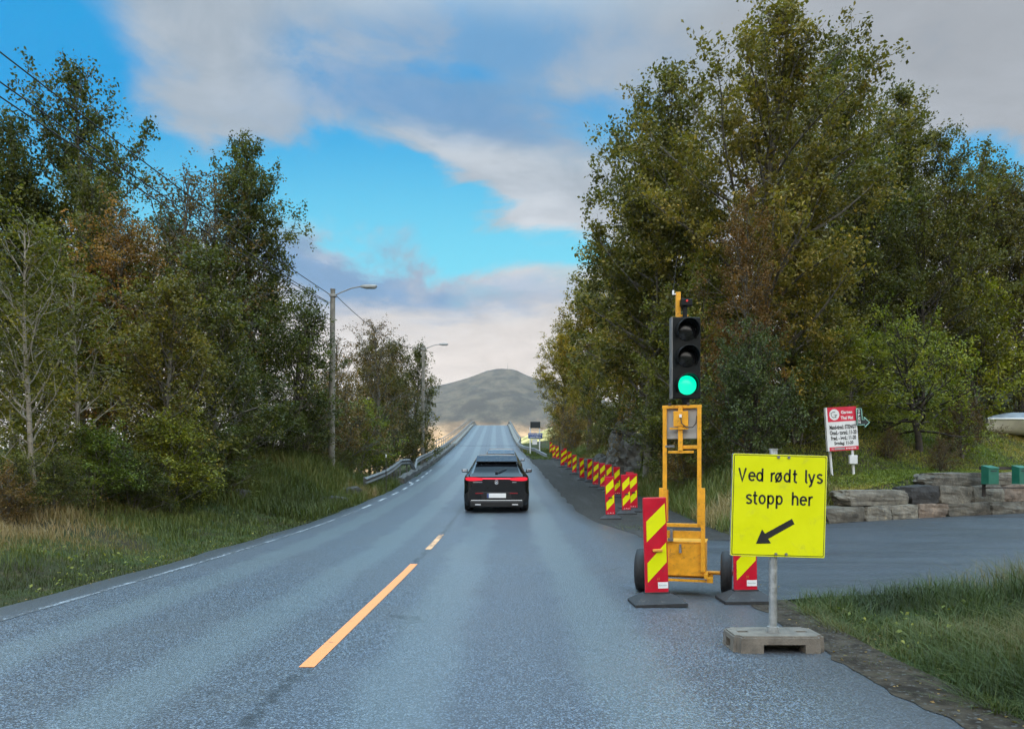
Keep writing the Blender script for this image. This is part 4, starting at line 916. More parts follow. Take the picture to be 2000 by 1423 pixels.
# ---------------------------------------------------------------- guardrails
def guardrail(pts, label, zfun=None, height=.72, post_gap=2.0, face=1, double=False, post_h=.75):
    P0 = pts[0]; root = empty('guardrail', P0, label, 'guardrail', 'steel guardrails of the road'); V = [Vector(p)-Vector(P0) for p in pts]
    prof = [(0, .155), (.035, .125), (.075, .10), (.075, .065), (.02, .03), (0, 0), (.02, -.03), (.075, -.065), (.075, -.10), (.035, -.125), (0, -.155)]
    def beam(dz, nm, sc=1.0):
        vs = []; fs = []; k = len(prof)
        for i, p in enumerate(V):
            d = (V[min(i+1, len(V)-1)]-V[max(i-1, 0)]); d.z = 0; d.normalize(); nrm = Vector((d.y, -d.x, 0))*face
            for o, z in prof: vs.append(p+nrm*(o*sc)+Vector((0, 0, dz+z*sc)))
            for o, z in prof[::-1]: vs.append(p+nrm*(o*sc-.012)+Vector((0, 0, dz+z*sc)))
        kk = 2*k
        for i in range(len(V)-1):
            for j in range(kk): fs.append((i*kk+j, i*kk+(j+1) % kk, (i+1)*kk+(j+1) % kk, (i+1)*kk+j))
        fs += [tuple(range(kk)), tuple(range((len(V)-1)*kk, len(V)*kk))[::-1]]
        b = MB(); b.add(vs, fs); b.build(nm, M['rail_steel'], root)
    beam(0, 'beam')
    acc = 0; nxt = .3
    for i in range(len(V)-1):
        seg = (V[i+1]-V[i]).length
        while nxt <= acc+seg:
            p = V[i].lerp(V[i+1], (nxt-acc)/seg); d = V[i+1]-V[i]; d.z = 0; d.normalize(); nrm = Vector((d.y, -d.x, 0))*face
            q = MB(); q.box(tuple(p-nrm*.075+Vector((0, 0, .12-post_h/2))), (.07, .09, post_h+.1)); q.build('post', M['rail_steel'], root); nxt += post_gap
        acc += seg
    if double:
        t = MB(); t.tube([p+Vector((-.25*face, 0, .42)) for p in V], .045, 8); t.build('hand_rail', M['rail_steel'], root)
    return root
def samp(f, a, b, n): return [f(a+(b-a)*i/n) for i in range(n+1)]
# lower left rail by the mound, its far end bent down
def LA(Y, off=.0): return (float(edge_l(Y))-.55-off, Y, float(road_z(Y))+.62)
g1 = [(at(712, 940, 29.0).x, 29.0, at(712, 940, 29.0).z)]+[(float(np.interp(Y, [29, 34, 40], [-5.75, -5.72, -5.98])), Y, float(np.interp(Y, [29, 33, 37, 40.5], [1.0, 1.28, 1.62, 2.0]))) for Y in (30.5, 32, 33.5, 35, 36.5, 38, 39.5)]
g1 += [(-5.72, 41.2, 1.95), (-5.55, 42.2, 1.45), (-5.45, 43.0, 1.25)]
guardrail(g1, 'weathered low guardrail left of the road ending in a bent down tip', post_gap=1.3, post_h=.85)
def LB(Y): return (float(edge_l(Y))-.30, Y, float(road_z(Y))+.70)
guardrail([(-5.75, 43.6, 1.5), (-5.70, 44.0, 2.0)]+samp(LB, 45, 200, 52), 'long guardrail climbing the left side of the bridge to the crest', post_gap=3.0, double=False)
# outer bridge railing on the left
rl = empty('bridge_railing', (float(edge_l(70))-1.0, 70, float(road_z(70))), 'thin outer railing left of the climbing guardrail', 'railing')
V0 = Vector(rl.location); rb = MB()
for dz in (1.15, .85): rb.tube([Vector((float(edge_l(Y))-.95, Y, float(road_z(Y))+dz))-V0 for Y in np.linspace(64, 190, 40)], .035, 6)
rb.build('hand_rail', M['rail_steel'], rl)
for Y in np.arange(64, 190, 3.0): q = MB(); q.box(tuple(Vector((float(edge_l(Y))-.95, Y, float(road_z(Y))+.55))-V0), (.06, .06, 1.25)); q.build('post', M['rail_steel'], rl)
def RB(Y): return (float(edge_r(Y))+.45, Y, float(road_z(Y))+.70)
gr = samp(RB, 200, 84, 40)+[tuple(at(1012, 866, 76)), tuple(at(1017, 870.5, 72)), tuple(at(1025, 874, 69)), tuple(at(1036, 876.5, 67)), tuple(at(1046, 878.5, 65.5)), tuple(at(1056, 884, 63)), tuple(at(1069, 890.5, 60.5))]
guardrail(gr, 'right bridge guardrail curving out to its low end by the beacons', post_gap=3.0, face=1)
# bridge body
br = empty('bridge', (-3.0, 84, 0), 'concrete road bridge humping up over the fjord', 'bridge')
B0 = Vector(br.location)
def edge_beam(f, sgn):
    vs = []; fs = []; Ys = np.linspace(82, 280, 80)
    for Y in Ys:
        x = float(f(Y)); z = float(road_z(Y))
        for dx, dz in ((.02, .0), (.02, .24), (.55, .24), (.55, -.9)): vs.append(Vector((x+sgn*dx, Y, z+dz))-B0)
    for i in range(len(Ys)-1):
        for j in range(4): fs.append((i*4+j, i*4+(j+1) % 4, (i+1)*4+(j+1) % 4, (i+1)*4+j))
    b = MB(); b.add(vs, fs+[(0, 1, 2, 3)]); b.build('edge_beam', M['edge_concrete'], br)
edge_beam(edge_l, -1); edge_beam(edge_r, 1)
dk = MB(); vs = []; Ys = np.linspace(82, 280, 60)
for Y in Ys:
    for x, dz in ((float(edge_l(Y))-.5, -.14), (float(edge_r(Y))+.5, -.14), (float(edge_r(Y))-.8, -1.3), (float(edge_l(Y))+.8, -1.3)): vs.append(Vector((x, Y, float(road_z(Y))+dz))-B0)
dk.add(vs, [(i*4+j, i*4+(j+1) % 4, (i+1)*4+(j+1) % 4, (i+1)*4+j) for i in range(59) for j in range(4)]); dk.build('deck', M['edge_concrete'], br)
for Y in (118, 165, 215, 262):
    q = MB(); xc = float(center(Y)); zt = float(road_z(Y))-1.3; q.box((xc-B0.x, Y-B0.y, (zt-10)/2-B0.z), (2.4, 1.4, zt+10)); q.build('pier', M['edge_concrete'], br)
# low concrete barrier under the left rail by the bridge approach
kb = MB(); vs = []; Ys = np.linspace(35.5, 81.5, 40)
for Y in Ys:
    x = float(edge_l(Y)); z = float(road_z(Y))
    for dx, dz in ((-.12, -.1), (-.12, .20+.05*math.sin(Y*2.1)), (-.42, .26+.05*math.sin(Y*1.7)), (-.42, -.6)): vs.append((x+dx, Y, z+dz))
kb.add(vs, [(i*4+j, i*4+(j+1) % 4, (i+1)*4+(j+1) % 4, (i+1)*4+j) for i in range(39) for j in range(4)]+[(0, 1, 2, 3)]); tag(kb.build('stone_kerb', M['rock']), 'rough low stone kerb under the left guardrail', 'kerb')

# ---------------------------------------------------------------- bridge name sign, snow pole
def bridge_sign():
    Y = 66.0; k = Y/FPX; c = at(1045.5, 905, Y); root = empty('bridge_sign', (c.x, Y, gz(c.x, Y)-.1), 'blue bridge name sign with a dark board above it', 'sign'); z = lambda py: at(0, py, Y).z-root.location.z; x = lambda px: (px-1045.5)*k
    p = MB(); p.box((0, 0, (z(846)+z(855))/2), (x(1059.7)-x(1032), .05, z(845.3)-z(855.8)), 0, bev=.02); y = -.027
    p.text('Dragsundbrua', 0, z(848.2), x(1058.2)-x(1034), .16, y, 1, bold=.02); p.text('Lengd 206 m', .0, z(853), x(1058)-x(1037), .16, y, 1, bold=.02); p.build('name_board', [M['sign_blue'], M['white_print']], root)
    d = MB(); d.box((0, .0, (z(823)+z(835.6))/2), (x(1055)-x(1035.5), .10, z(823)-z(835.6)), bev=.02); d.build('dark_board', M['sign_black'], root)
    w = MB(); w.box((x(1044.5), .06, (z(857)+z(868))/2), (x(1049)-x(1039.5), .04, z(857.5)-z(868)), bev=.01); w.build('back_plate', M['sign_white'], root)
    for px in (1035.8, 1054.0):
        q = MB(); q.tube([(x(px), .08, 0), (x(px), .08, z(834))], .055, 8); q.build('post', M['sign_white'], root)
bridge_sign()
c = at(754, 935, 29.2); sp_ = empty('snow_pole', (c.x, 29.2, gz(c.x, 29.2)-.05), 'thin dark snow pole with a white tip behind the low guardrail', 'pole')
q = MB(); zt = at(754, 893, 29.2).z-sp_.location.z; q.tube([(0, 0, 0), (0, 0, zt)], .016, 8); q.build('stick', M['wood_dark'], sp_); q = MB(); q.tube([(0, 0, zt), (0, 0, zt+.13)], .021, 8); q.build('white_tip', M['white_print'], sp_)

# ---------------------------------------------------------------- restaurant sign
def menu_sign():
    Y = 25.0; k = Y/FPX; c = at(1643, 937, Y); root = empty('restaurant_sign', (c.x, Y, gz(c.x, Y)-.05), 'white and red restaurant opening hours sign on two white posts', 'sign')
    bz = at(0, 837, Y).z-root.location.z; W, H = 1.13, 1.47; p = MB(); T = Matrix.Translation((0, 0, bz)) @ Matrix.Rotation(R(-3.6), 4, 'Y') @ Matrix.Rotation(R(9), 4, 'Z')
    p.box((0, 0, 0), (W, .10, H), 0, T); y = -.052
    rc = lambda x0, z0, x1, z1: [(x0, z0), (x1, z0), (x1, z1), (x0, z1)]
    p.sheet(rc(-W/2+.06, .245, W/2, H/2), y, 1, T); p.sheet(rc(-W/2+.06, -H/2, W/2, -H/2+.13), y, 1, T)
    n = 28; cx, cz = -.255, .485; p.sheet([(cx+.185*math.cos(2*math.pi*i/n), cz+.185*math.sin(2*math.pi*i/n)) for i in range(n)], y-.002, 0, T)
    n = 20; arc = lambda r, a0, a1, m=14: [Vector((cx-.02+r*math.cos(R(a0+(a1-a0)*i/m)), y-.004, cz+r*math.sin(R(a0+(a1-a0)*i/m)))) for i in range(m+1)]
    p.tube(arc(.095, 60, 330), .009, 5, 2, M=T); p.tube([Vector((cx-.01, y-.004, cz-.02)), Vector((cx+.10, y-.004, cz-.01))], .009, 5, 2, M=T); p.tube([Vector((cx+.055, y-.004, cz)), Vector((cx+.05, y-.004, cz-.115))], .009, 5, 2, M=T); p.tube([Vector((cx-.18, y-.004, cz+.02)), Vector((cx-.12, y-.004, cz+.07))], .006, 5, 2, M=T)
    p.text('Garnes', .20, .555, .42, .105, y-.003, 3, T, .03); p.text('Thai Mat', .20, .365, .46, .115, y-.003, 3, T, .03)
    for s, z, w in (('Mand-tirsd.: STENGT', .06, .98), ('Onsd.- torsd.: 11-20', -.125, .98), ('Fred. - lørd.: 11-20', -.31, .92), ('Søndag: 11-20', -.495, .70)): p.text(s, .03, z, w*1.0, .145, y-.003, 2, T, .035)
    p.text('Tlf.', -.40, -.67, .09, .06, y-.003, 3, T); p.sheet(rc(-.33, -.70, .06, -.635), y-.003, 4, T)
    for i in range(7): p.sheet(rc(.10+i*.055, -.69+.008*(i % 2), .14+i*.055, -.645), y-.003, 3, T)
    p.build('board', [M['sign_white'], M['sign_red'], M['black_print'], M['white_print'], M['sign_grey']], root)
    for px0, px1 in ((1616, 1621), (1660, 1663.5)):
        a = ((px1-1637)*k, .08, 0); b = ((px0-1637)*k, .08, bz-H/2+.1); q = MB(); q.tube([a, b], .045, 10); q.build('post', M['sign_white'], root)
    q = MB(); q.box(((1660-1637)*k, .0, at(0, 897, Y).z-root.location.z), (.27, .12, .30), bev=.015); q.build('junction_box', M['sign_white'], root)
    # lit-arrow sign on the side
    o = MB(); xo = W/2-.03; A = lambda x, z: (xo+x, z); yy = -.085
    out = [A(0, .64), A(.19, .64), A(.19, .26), A(.27, .26), A(.27, .345), A(.46, .16), A(.27, .0), A(.27, .09), A(0.0, .09)]
    o.prism([(p_[0], p_[1]) for p_ in out[::-1]], yy, yy+.05, 0, T)
    o.tube([Vector((p_[0], yy-.01, p_[1])) for p_ in out+[out[0]]], .016, 6, 1, M=T)
    for i, ch in enumerate('OPEN'): o.text(ch, xo+.095, .56-i*.125, .075, .095, yy-.006, 2, T, .02)
    ob = o.build('open_arrow', [M['sign_black'], M['neon_green'], M['white_print']], root); tag(ob, 'black OPEN arrow with pale green outline on the edge of the board')
menu_sign()


# ---------------------------------------------------------------- stone wall, mailboxes, boat, rock
def rock_mesh(name, size, seed, mat, parent=None, boxy=.75, rough=.07, sub=4, loc=(0, 0, 0), rz=0.0, col=None):
    bm = bmesh.new(); bmesh.ops.create_cube(bm, size=2.0); bmesh.ops.subdivide_edges(bm, edges=bm.edges[:], cuts=sub*2-1, use_grid_fill=True)
    rng = np.random.default_rng(seed); o = Vector(rng.uniform(-50, 50, 3)); sk = rng.uniform(-.10, .10, 6)
    for v in bm.verts:
        p = v.co.copy(); s = p.normalized()*1.25; q = p.lerp(s, 1-boxy)
        q.x += sk[0]*q.z+sk[1]*q.y; q.z += sk[2]*q.x+sk[3]*q.y*.5; q.x *= 1+sk[4]*q.z
        nn = mnoise.noise(q*1.1+o)*.9+mnoise.noise(q*2.7+o)*.5+mnoise.noise(q*6+o)*.25
        q += p.normalized()*nn*rough*1.6
        v.co = Vector((q.x*size[0]/2, q.y*size[1]/2, q.z*size[2]/2))
    me = bpy.data.meshes.new(name); bm.to_mesh(me); bm.free(); me.materials.append(mat)
    ob = bpy.data.objects.new(name, me); C.objects.link(ob); ob.parent = parent; ob.location = loc; ob.rotation_euler = (0, 0, rz)
    if col: ob.color = tuple(col)+(1,)
    return ob
def wall_x(px):
    x = 8.5
    for _ in range(30): x = (px-1000)/FPX*(float(side_n(x))+.12)
    return x
def stone_wall():
    root = empty('stone_wall', (wall_x(1612), float(side_n(wall_x(1612)))+.3, 0), 'low retaining wall of big rough stones below the garden lawn', 'wall'); O = Vector(root.location)
    rows = [([1606, 1678, 1728, 1784, 1842, 1925, 1990, 2050, 2120, 2200], lambda x: -.08, lambda x: .41-.02*sst(x, 10, 14)),
            ([1646, 1768, 1831, 1893, 1952, 2012, 2080, 2160], lambda x: .41-.02*sst(x, 10, 14), lambda x: .78+.16*sst(x, 9.2, 12)),
            ([1815, 1925, 1985, 2070, 2150], lambda x: .94, lambda x: 1.34)]
    k = 0; rr = random.Random(8)
    for ri, (pxs, zl, zh) in enumerate(rows):
        for a, b in zip(pxs[:-1], pxs[1:]):
            xa, xb = wall_x(a), wall_x(b); ya, yb = float(side_n(xa)), float(side_n(xb)); xm = (xa+xb)/2; L = math.hypot(xb-xa, yb-ya); z0, z1 = float(zl(xm)), float(zh(xm))
            v = rr.uniform(.55, 1.15); col = (v*1.04, v, v*.90)
            if ri == 1 and a == 1768: col = (.22, .22, .24)
            if (ri, a) in ((0, 1784), (1, 1952)): col = (1.15, .92, .78)
            rock_mesh('stone', (L*.985, .75, (z1-z0)*1.03), 100+k, M['wall_stone'], root, .74, .085, 4, Vector((xm, (ya+yb)/2+.42+ri*.10+rr.uniform(-.04, .04), (z0+z1)/2))-O, math.atan2(yb-ya, xb-xa)+rr.uniform(-.04, .04), col); k += 1
stone_wall()
def mailbox(px0, px1, label, Y=23.3):
    k = Y/FPX; a = at(px0, 945, Y); b = at(px1, 908, Y); W = (b.x-a.x)*.88; H = b.z-a.z; root = empty('mailbox', ((a.x+b.x)/2, Y, a.z), label, 'mailbox', 'green mailboxes on the wall', rz=R(18))
    q = MB(); D = .26; poly = [(0, 0), (D, 0), (D, H*.98), (0, H*.86)]
    vs = [(-W/2, y, z) for y, z in poly]+[(W/2, y, z) for y, z in poly]
    q.add(vs, [(0, 1, 2, 3), (7, 6, 5, 4), (0, 4, 5, 1), (1, 5, 6, 2), (3, 7, 4, 0)]); q.build('body', M['mail_green'], root)
    l = MB(); l.add([(-W/2-.015, -.02, H*.86), (W/2+.015, -.02, H*.86), (W/2+.015, D+.01, H*1.0), (-W/2-.015, D+.01, H*1.0), (-W/2-.015, -.02, H*.82), (W/2+.015, -.02, H*.82)], [(0, 1, 2, 3), (4, 5, 1, 0)]); l.build('lid', M['mail_green'], root)
    s = MB(); s.box((0, -.006, H*.70), (W*.6, .012, .03)); s.build('slot', M['sign_black'], root)
    return root
mailbox(1926, 1956, 'dark green mailbox on the rail, the one further from the frame edge')
mailbox(1986, 2016, 'dark green mailbox cut by the right frame edge')
a = at(1918, 914, 23.55); rk = empty('mailbox_rack', tuple(a), 'dark wooden rack carrying the green mailboxes on the stone wall', 'rack')
q = MB(); q.box((1.0, .05, .0), (2.1, .05, .10)); q.build('rail', M['wood_dark'], rk); q = MB(); q.box((1.05, -.10, -.62), (1.9, .30, .04)); q.build('shelf', M['wood_dark'], rk)
for x in (.12, 1.8): q = MB(); q.box((x, .10, -.4), (.08, .08, 1.0)); q.build('post', M['wood_dark'], rk)
def boat():
    Y = 36.0; a = at(1927, 816, Y); z0 = gz(a.x+1.2, Y)-.06; root = empty('boat', (a.x, Y, z0), 'small white boat under a grey cover parked on the lawn', 'boat')
    L, n = 5.2, 16; hull = []; k = 9
    for i in range(n+1):
        t = i/n; w = .95*min(1, (t*2.6+.02))**.6; sheer = .74+.10*(1-t)**2; keel = .04+.22*(1-t)**5
        hull.append([(t*L-.35*(1-t)*(1-j/(k-1)*0)*0, math.copysign(1, s)*0 + s*w, keel+(sheer-keel)*abs(s)**1.6) for j in range(k) for s in [(-1+2*j/(k-1))]])
    b = MB(); vs = [p for r in hull for p in r]; b.add(vs, [(i*k+j, i*k+j+1, (i+1)*k+j+1, (i+1)*k+j) for i in range(n) for j in range(k-1)]+[tuple(range(n*k, (n+1)*k))], 0, True); b.build('hull', M['hull_white'], root)
    for s in (0, k-1): g = MB(); g.tube([Vector(r[s])+Vector((0, 0, .02)) for r in hull], .045, 6); g.build('gunwale', M['white_print'], root)
    t = MB(); vs = []; m = 9
    for r in hull:
        for j in range(m):
            f = j/(m-1); p = Vector(r[0]).lerp(Vector(r[-1]), f); p.z += .36*math.sin(math.pi*f)**.7*min(1, abs(r[0][1])*1.4)+.03; vs.append(p)
    t.add(vs, [(i*m+j, i*m+j+1, (i+1)*m+j+1, (i+1)*m+j) for i in range(n) for j in range(m-1)], 0, True); t.build('cover', M['tarp'], root)
boat()
def outcrop():
    root = empty('rock_outcrop', (5.05, 37.0, float(road_z(37.0))-.2), 'grey weathered rock face in the bank behind the beacon row', 'rock')
    bm = bmesh.new(); bmesh.ops.create_grid(bm, x_segments=46, y_segments=34, size=1.0); rng = random.Random(3); o = Vector((11, 4, 7))
    for v in bm.verts:
        u, w = v.co.x, (v.co.y+1)/2; yy = u*3.6; out = (1-abs(u)**2.6)*(1.0-.42*w)*1.25
        q = Vector((0, yy, w*3.0)); cell = mnoise.cell_vector(Vector((yy*.8, w*1.7, .3))+o*.1)
        f = mnoise.noise(Vector((yy*.55, w*1.6, 2))+o)*.40+mnoise.noise(Vector((yy*1.6+w*2, w*3.2, 5))+o)*.28+(cell.x-.5)*.22+mnoise.noise(Vector((yy*5, w*9, 1)))*.10-abs(mnoise.noise(Vector((yy*2.2+w*1.5, w*4.5-yy, 3))+o))*.45
        v.co = Vector((.75-out-f*(.35+.65*(1-abs(u)**3)), yy, w*2.9*(1-.25*u*u)+.12*mnoise.noise(Vector((yy, 0, 9)))))
    bmesh.ops.recalc_face_normals(bm, faces=bm.faces); bmesh.ops.solidify(bm, geom=bm.faces[:], thickness=.3)
    me = bpy.data.meshes.new('rock_face'); bm.to_mesh(me); bm.free(); me.materials.append(M['rock']); ob = bpy.data.objects.new('rock_face', me); ob.color = (.72, .68, .60, 1); C.objects.link(ob); ob.parent = root
outcrop()
for i, (x, y, s, lab) in enumerate(((4.95, 41.2, (.9, 1.5, 1.5), 'dark upright rock beside the grey rock face'), (4.9, 45.5, (.8, 1.6, .9), 'low dark rock beyond the grey rock face'), (-5.75, 23.6, (.5, 1.0, .5), 'dark mossy rock in the cut of the grassy mound'), (-5.75, 26.6, (.5, 1.3, .75), 'dark rock at the end of the low guardrail'), (-7.6, 20.6, (.5, .6, .5), 'small grey stone lying in the grass bank left of the road'))):
    tag(rock_mesh('rock', s, 40+i, M['rock'], None, .35, .13, 4, (x, y, gz(x, y)+s[2]*(.12 if x > 0 else -.12)), i, (.55, .55, .52)), lab, 'rock')
c = at(802, 947, 35.0); tag(rock_mesh('rock', (.2, .2, .16), 77, M['sign_white'], None, .3, .08, 2, (c.x, 35.0, gz(c.x, 35.0)+.05)), 'small white stone at the road edge by the left guardrail', 'rock')

# far lit hillside to the right of the bridge
def hill_z(X, Y): return -6+np.clip(34*sst(X, -60, 40)*np.exp(-((Y-520)/140)**2)+fbm(X, Y, 1/22., 3)*6*sst(X, -20, 30), 0, 99)+6*sst(X, -60, -20)
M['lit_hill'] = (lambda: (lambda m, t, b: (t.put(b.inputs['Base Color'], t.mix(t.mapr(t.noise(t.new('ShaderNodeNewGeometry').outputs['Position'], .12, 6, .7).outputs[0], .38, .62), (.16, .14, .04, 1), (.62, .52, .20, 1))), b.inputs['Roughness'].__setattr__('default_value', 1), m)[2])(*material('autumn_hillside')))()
tag(grid_obj('hill', np.arange(-60, 420, 6.), np.arange(300, 760, 6.), hill_z, M['lit_hill']), kind='structure', label='yellow autumn hillside across the water right of the bridge')

# ---------------------------------------------------------------- trees and bushes of the left bank
GL, GR = 'trees of the left wood', 'trees of the right hillside'
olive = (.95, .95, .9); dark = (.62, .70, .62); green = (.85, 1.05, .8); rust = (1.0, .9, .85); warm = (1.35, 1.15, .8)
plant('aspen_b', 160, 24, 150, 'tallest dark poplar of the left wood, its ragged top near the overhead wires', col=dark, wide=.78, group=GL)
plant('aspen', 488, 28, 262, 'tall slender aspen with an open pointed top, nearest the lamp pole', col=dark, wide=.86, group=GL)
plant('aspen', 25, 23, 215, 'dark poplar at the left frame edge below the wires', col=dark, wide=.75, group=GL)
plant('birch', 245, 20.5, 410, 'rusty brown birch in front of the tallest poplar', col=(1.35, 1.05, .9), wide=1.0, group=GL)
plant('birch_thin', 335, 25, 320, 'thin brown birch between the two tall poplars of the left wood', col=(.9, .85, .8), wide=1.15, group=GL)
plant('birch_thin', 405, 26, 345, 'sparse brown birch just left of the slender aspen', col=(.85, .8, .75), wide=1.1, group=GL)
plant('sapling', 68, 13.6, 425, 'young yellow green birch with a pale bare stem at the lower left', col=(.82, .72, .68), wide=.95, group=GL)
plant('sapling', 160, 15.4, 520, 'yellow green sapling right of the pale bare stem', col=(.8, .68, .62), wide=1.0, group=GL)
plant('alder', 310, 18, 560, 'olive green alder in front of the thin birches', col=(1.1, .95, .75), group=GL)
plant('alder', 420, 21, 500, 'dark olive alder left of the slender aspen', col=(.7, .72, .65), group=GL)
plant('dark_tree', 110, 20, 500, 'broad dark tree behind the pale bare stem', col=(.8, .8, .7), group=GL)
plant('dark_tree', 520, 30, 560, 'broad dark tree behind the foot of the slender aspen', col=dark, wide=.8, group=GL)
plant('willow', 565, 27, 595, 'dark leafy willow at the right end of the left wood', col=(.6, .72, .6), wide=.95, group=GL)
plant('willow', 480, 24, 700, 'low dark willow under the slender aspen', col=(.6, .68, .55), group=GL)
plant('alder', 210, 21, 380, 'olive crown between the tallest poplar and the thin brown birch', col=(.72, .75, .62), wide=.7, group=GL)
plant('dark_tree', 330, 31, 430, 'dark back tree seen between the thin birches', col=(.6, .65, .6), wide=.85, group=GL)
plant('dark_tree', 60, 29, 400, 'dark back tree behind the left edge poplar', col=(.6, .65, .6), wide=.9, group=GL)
plant('hazel', 332, 16.8, 825, 'lime green hazel bush above the grass verge', 'bush', 'bush', col=(1.05, 1.0, .75))
plant('hazel', 185, 15.2, 845, 'green hazel bush left of the lime green hazel', 'bush', 'bush', col=(.7, .85, .75))
plant('bush', 95, 13.9, 905, 'dark bush beside the foot of the pale bare stem', 'bush', 'bush', col=(.75, .8, .7))
plant('bush', 262, 16.0, 890, 'dark low bush between the two hazels', 'bush', 'bush', col=(.6, .7, .6))
plant('bush', 380, 18.6, 880, 'small dark bush touching the right side of the lime green hazel', 'bush', 'bush', col=(.75, .82, .6))
plant('bush', 25, 13.2, 900, 'dark green bush left of the pale bare stem', 'bush', 'bush', col=(.8, .85, .6))
plant('bush', 425, 20, 850, 'dark green bush right of the lime green hazel', 'bush', 'bush', col=(.6, .75, .6), wide=1.2)
plant('bush', 525, 25.5, 800, 'dark bush behind the grassy mound', 'bush', 'bush', col=(.6, .72, .6), wide=1.3)
plant('bush_rust', 0, 12.6, 925, 'russet low bush at the lower left frame edge', 'bush', 'bush', col=(1.0, .85, .8))
plant('bush_rust', 115, 14.4, 970, 'small russet bush in the dry grass at left', 'bush', 'bush', col=(1.1, .9, .8))
plant('bush', 595, 27.5, 790, 'dark bush left of the near lamp pole', 'bush', 'bush', col=(.62, .72, .6), wide=1.2)
plant('birch_thin', 738, 40, 622, 'sparse brown birch with a clear stem right of the near lamp pole', col=(.85, .75, .7), wide=1.15, group=GL)
plant('birch_thin', 665, 41, 665, 'bare brown birch behind the near lamp pole', col=(.9, .8, .7), wide=1.1, group=GL)
plant('alder', 806, 51, 688, 'dark rounded alder around the farther lamp pole', col=(.62, .66, .52), wide=.86, group=GL)
plant('alder', 768, 47, 678, 'dense dark alder between the sparse birch and the farther lamp pole', col=(.78, .70, .55), wide=.95, group=GL)
plant('dark_tree', 722, 50, 668, 'dense brown tree filling the back of the clump right of the near lamp pole', col=(.92, .76, .58), wide=.72, group=GL)
plant('dark_tree', 762, 56, 715, 'dark back tree whose crown shows low behind the dense alder', col=(.8, .72, .62), wide=.8, group=GL)
plant('bush_rust', 660, 34, 745, 'tall brown bush behind the near lamp pole', 'bush', 'bush', col=(1.0, .95, .95), wide=1.0)
plant('bush_rust', 625, 32, 760, 'brown thicket left of the near lamp pole', 'bush', 'bush', col=(.95, .85, .8), wide=1.0)
plant('hazel', 710, 37, 800, 'bright lime bush right of the near lamp pole', 'bush', 'bush', col=(.95, 1.0, .85))
plant('bush', 738, 41, 815, 'dark bush between the lime bush and the guardrail', 'bush', 'bush', col=(.6, .72, .6), wide=.95)
plant('bush', 672, 31.5, 885, 'low grassy bush at the end of the low guardrail', 'bush', 'bush', col=(.85, .85, .7))
plant('bush', 812, 58, 835, 'dark bush at the foot of the farther lamp pole', 'bush', 'bush', col=(.7, .78, .6), wide=1.1)

# ---------------------------------------------------------------- trees and bushes of the right hillside
plant('poplar_big', 1455, 27, 35, 'great poplar with the highest crown of the picture behind the signal', col=(1.3, 1.08, .85), wide=.94, group=GR)
plant('aspen', 1265, 31, 140, 'aspen forming the left shoulder of the great poplar', col=(.95, .90, .78), wide=1.0, group=GR)
plant('aspen_b', 1630, 36, 85, 'aspen just right of the great poplar with a spiky top', col=(.88, .9, .78), wide=.95, group=GR)
plant('aspen', 1725, 41, 185, 'aspen second right of the great poplar', col=(.88, .88, .75), wide=1.0, group=GR)
plant('aspen_b', 1855, 39, 262, 'aspen with drooping right shoulder near the blue sky patch at right', col=(.85, .85, .72), wide=.95, group=GR)
plant('dark_tree', 1935, 42, 330, 'dark brown tree right of the last aspen', col=(.8, .68, .6), wide=.95, group=GR)
plant('dark_tree', 1995, 42, 365, 'dark tree on the right frame edge', col=(.72, .66, .58), wide=.95, group=GR)
plant('dark_tree', 1870, 40, 430, 'shadowy brown tree below the drooping aspen', col=(.7, .58, .5), wide=.9, group=GR)
plant('dark_tree', 1785, 42, 480, 'shadowy green tree above the garden apple tree', col=(.7, .68, .58), wide=.8, group=GR)
plant('aspen', 1268, 38, 330, 'tall yellowish aspen on the left edge of the right hillside', col=(1.55, 1.25, .75), wide=1.15, group=GR)
plant('aspen_b', 1215, 45, 480, 'olive aspen below the yellowish aspen', col=(1.25, 1.15, .8), wide=1.05, group=GR)
plant('aspen', 1150, 54, 545, 'golden green aspen leaning over the beacon row', col=(1.95, 1.5, .75), wide=1.15, group=GR)
plant('aspen', 1098, 68, 625, 'leftmost small aspen of the right hillside beside the mountain', col=(1.75, 1.45, .8), wide=1.0, group=GR)
plant('birch', 1262, 40, 530, 'golden birch with pale stems above the rock face', col=(1.9, 1.6, .8), wide=1.1, group=GR)
plant('birch', 1458, 22.5, 385, 'reddish birch with a pale double stem right of the signal', col=(.95, .74, .64), wide=.75, group=GR)
plant('alder', 1400, 27.5, 520, 'olive alder directly behind the signal head', col=(.95, .95, .75), wide=.9, group=GR)
plant('alder', 1545, 28, 430, 'olive alder right of the reddish birch', col=(1.25, 1.1, .8), group=GR)
plant('alder', 1650, 38, 470, 'olive alder above the restaurant sign', col=(1.15, 1.05, .75), group=GR)
plant('willow', 1352, 26.5, 540, 'green willow left of the signal head', col=(1.1, 1.15, .8), wide=.95, group=GR)
plant('willow', 1302, 31, 590, 'green willow above the bank left of the signal', col=(1.15, 1.15, .75), wide=.9, group=GR)
plant('dark_tree', 1580, 31, 560, 'dark green tree behind the yellow stop sign', col=(.8, .85, .72), wide=.7, group=GR)
plant('alder', 1715, 41, 560, 'dark alder behind the garden apple tree', col=(.65, .7, .6), wide=.9, group=GR)
plant('dark_tree', 1340, 33, 330, 'back tree filling the gap left of the great poplar', col=(.85, .85, .7), wide=.9, group=GR)
plant('dark_tree', 1560, 33, 300, 'back tree filling the gap right of the great poplar', col=(.8, .82, .68), wide=.9, group=GR)
plant('dark_tree', 1680, 34, 360, 'back tree between the two right hand aspens', col=(.75, .78, .65), wide=.9, group=GR)
